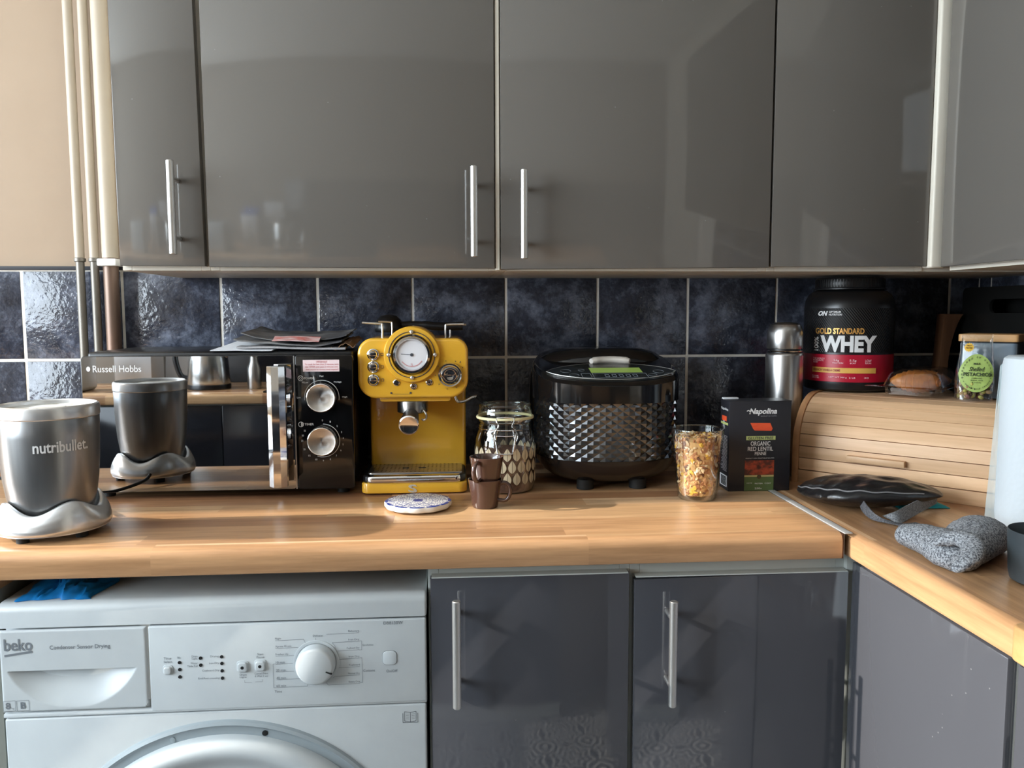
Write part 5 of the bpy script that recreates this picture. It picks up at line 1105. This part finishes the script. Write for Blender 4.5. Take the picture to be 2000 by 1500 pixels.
# ================================================================== opposite side of the kitchen
t = thing('worktop', 'wood-block laminate worktop on the opposite side of the kitchen', 'worktop', (.4, -2.45, .87))
b = B(); box(b, XL + .001, 1.40, -2.748, -2.150, .87, .91, .008, 3); obj('worktop_board', b, M_wtx, t)
t = thing('worktop', 'wood-block laminate worktop below the window', 'worktop', (-1.3, -1.7, .87))
b = B(); box(b, XL + .001, -1.0, -2.148, -1.15, .87, .91, .008, 3); obj('worktop_board', b, M_wty, t)
M_navy = make_gloss('gloss_near_black_door', srgb(30, 31, 36), .12, specks=False)
for i, (x0, x1, lab) in enumerate(((-1.06, -.56, 'near-black base cabinet at the window end of the opposite run'), (-.56, -.06, 'near-black base cabinet below the kettle'), (-.06, .44, 'near-black base cabinet next to the one below the kettle'), (.44, .92, 'near-black base cabinet in the middle of the opposite run'), (.92, 1.39, 'near-black base cabinet at the end of the opposite run'))):
    t = thing('base_cabinet', lab, 'cabinet', ((x0 + x1) / 2, -2.45, 0), 0, 'opposite base cabinets')
    obj('carcass', box(B(), x0 + .001, x1 - .001, -2.74, -2.190, .0, .869), M_rail, t)
    d = obj('door', box(B(), x0 + .002, x1 - .002, -2.189, -2.170, .10, .862, .0016), M_navy, t)
t = thing('base_cabinet', 'white cabinet under the window worktop', 'cabinet', (-1.3, -1.7, 0)); obj('carcass', box(B(), XL + .01, -1.04, -2.14, -1.16, 0, .869), M_rail, t); obj('door', box(B(), -1.039, -1.022, -2.13, -1.165, .1, .862, .002), M_white, t)
t = thing('kettle', 'brushed steel kettle on the opposite worktop', 'kettle', (-.18, -2.42, .91))
b = B(); lathe(b, [(0, .932), (.088, .932), (.090, .940), (.082, 1.03), (.068, 1.10), (.060, 1.115), (.030, 1.128), (0, 1.130)], (-.18, -2.42, 0), seg=48); obj('kettle_body', b, mat('kettle_steel', (.66, .68, .68, 1), .22, 1.0), t)
obj('kettle_base', cyl(B(), (-.18, -2.42, .9105), .092, .021, 'z', 40, .003), M_black, t); obj('lid_knob', ball(B(), (-.18, -2.42, 1.137), .014, .014, .012), M_black, t)
b = B(); tube(b, smooth_path([(-0.260, -2.42, 1.10), (-0.310, -2.42, 1.10), (-0.320, -2.42, 1.04), (-0.300, -2.42, .97), (-0.265, -2.42, .955)], 6), .012, 12); obj('handle', b, M_black, t); b = B(); tube(b, [(-0.115, -2.42, 1.06), (-0.080, -2.42, 1.10)], [.022, .012], 14); obj('spout', b, M_steel, t)
t = thing('steel_bottle', 'small steel bottle beside the kettle', 'bottle', (.02, -2.40, .91)); b = B(); lathe(b, [(0, .9105), (.028, .9105), (.030, .915), (.030, 1.00), (.018, 1.03), (.016, 1.05)], (.02, -2.40, 0), seg=32); obj('bottle_body', b, M_steel, t); obj('cap', cyl(B(), (.02, -2.40, 1.05), .018, .03, 'z', 24), M_chrome, t)
t = thing('gas_hob', 'black gas hob set in the opposite worktop', 'hob', (.38, -2.42, .91)); b = B(); box(b, .10, .66, -2.66, -2.20, .9105, .9180, .003); obj('hob_plate', b, M_blackgloss, t)
for x, y_ in ((.24, -2.54), (.24, -2.32), (.52, -2.54), (.52, -2.32)):
    bb = obj('burner', cyl(B(), (x, y_, .918), .038, .012, 'z', 28, .002), M_black, t); b = B(); box(b, x - .10, x + .10, y_ - .004, y_ + .004, .936, .944); box(b, x - .004, x + .004, y_ - .09, y_ + .09, .936, .944)
    for dx in (-.096, .096): box(b, x + dx - .004, x + dx + .004, y_ - .004, y_ + .004, .918, .936)
    obj('pan_support', b, M_black, t)
t = thing('toaster', 'white toaster on the opposite worktop beside the carton', 'toaster', (-.80, -2.35, .91)); b = B(); box(b, -.95, -.66, -2.45, -2.26, .9105, 1.13, .02, 4); obj('toaster_body', b, M_white, t); b = B(); box(b, -.92, -.69, -2.40, -2.375, 1.1285, 1.1305); box(b, -.92, -.69, -2.335, -2.31, 1.1285, 1.1305); obj('slot', b, M_dark, t)
t = thing('milk_carton', 'white carton with a blue top behind the kettle', 'carton', (-.55, -2.60, .91)); b = B(); box(b, -.62, -.46, -2.68, -2.52, .9105, 1.16, .002); obj('carton_body', b, M_paper, t); obj('carton_top', prism(B(), [(-2.68, 1.16), (-2.52, 1.16), (-2.60, 1.21)], -.62, -.46, 'yz'), mat('blue_card', srgb(40, 90, 170), .5), t)

struct('trim_2', box(B(), -.24, XR, YF, YF + .008, .911, 1.42, .001), M_navy)
b = B(); prism(b, [(-2.742, 1.24), (-2.730, 1.24), (-2.690, .9105), (-2.702, .9105)], -.46, -.26, 'yz', .001)
tag(recentre(obj('added_white_board', b, M_paper), (-.36, -2.71, .9105)), 'white board added behind the kettle to brighten the mirrored view', 'board')  # added white board, brightens what the microwave door reflects left of the kettle
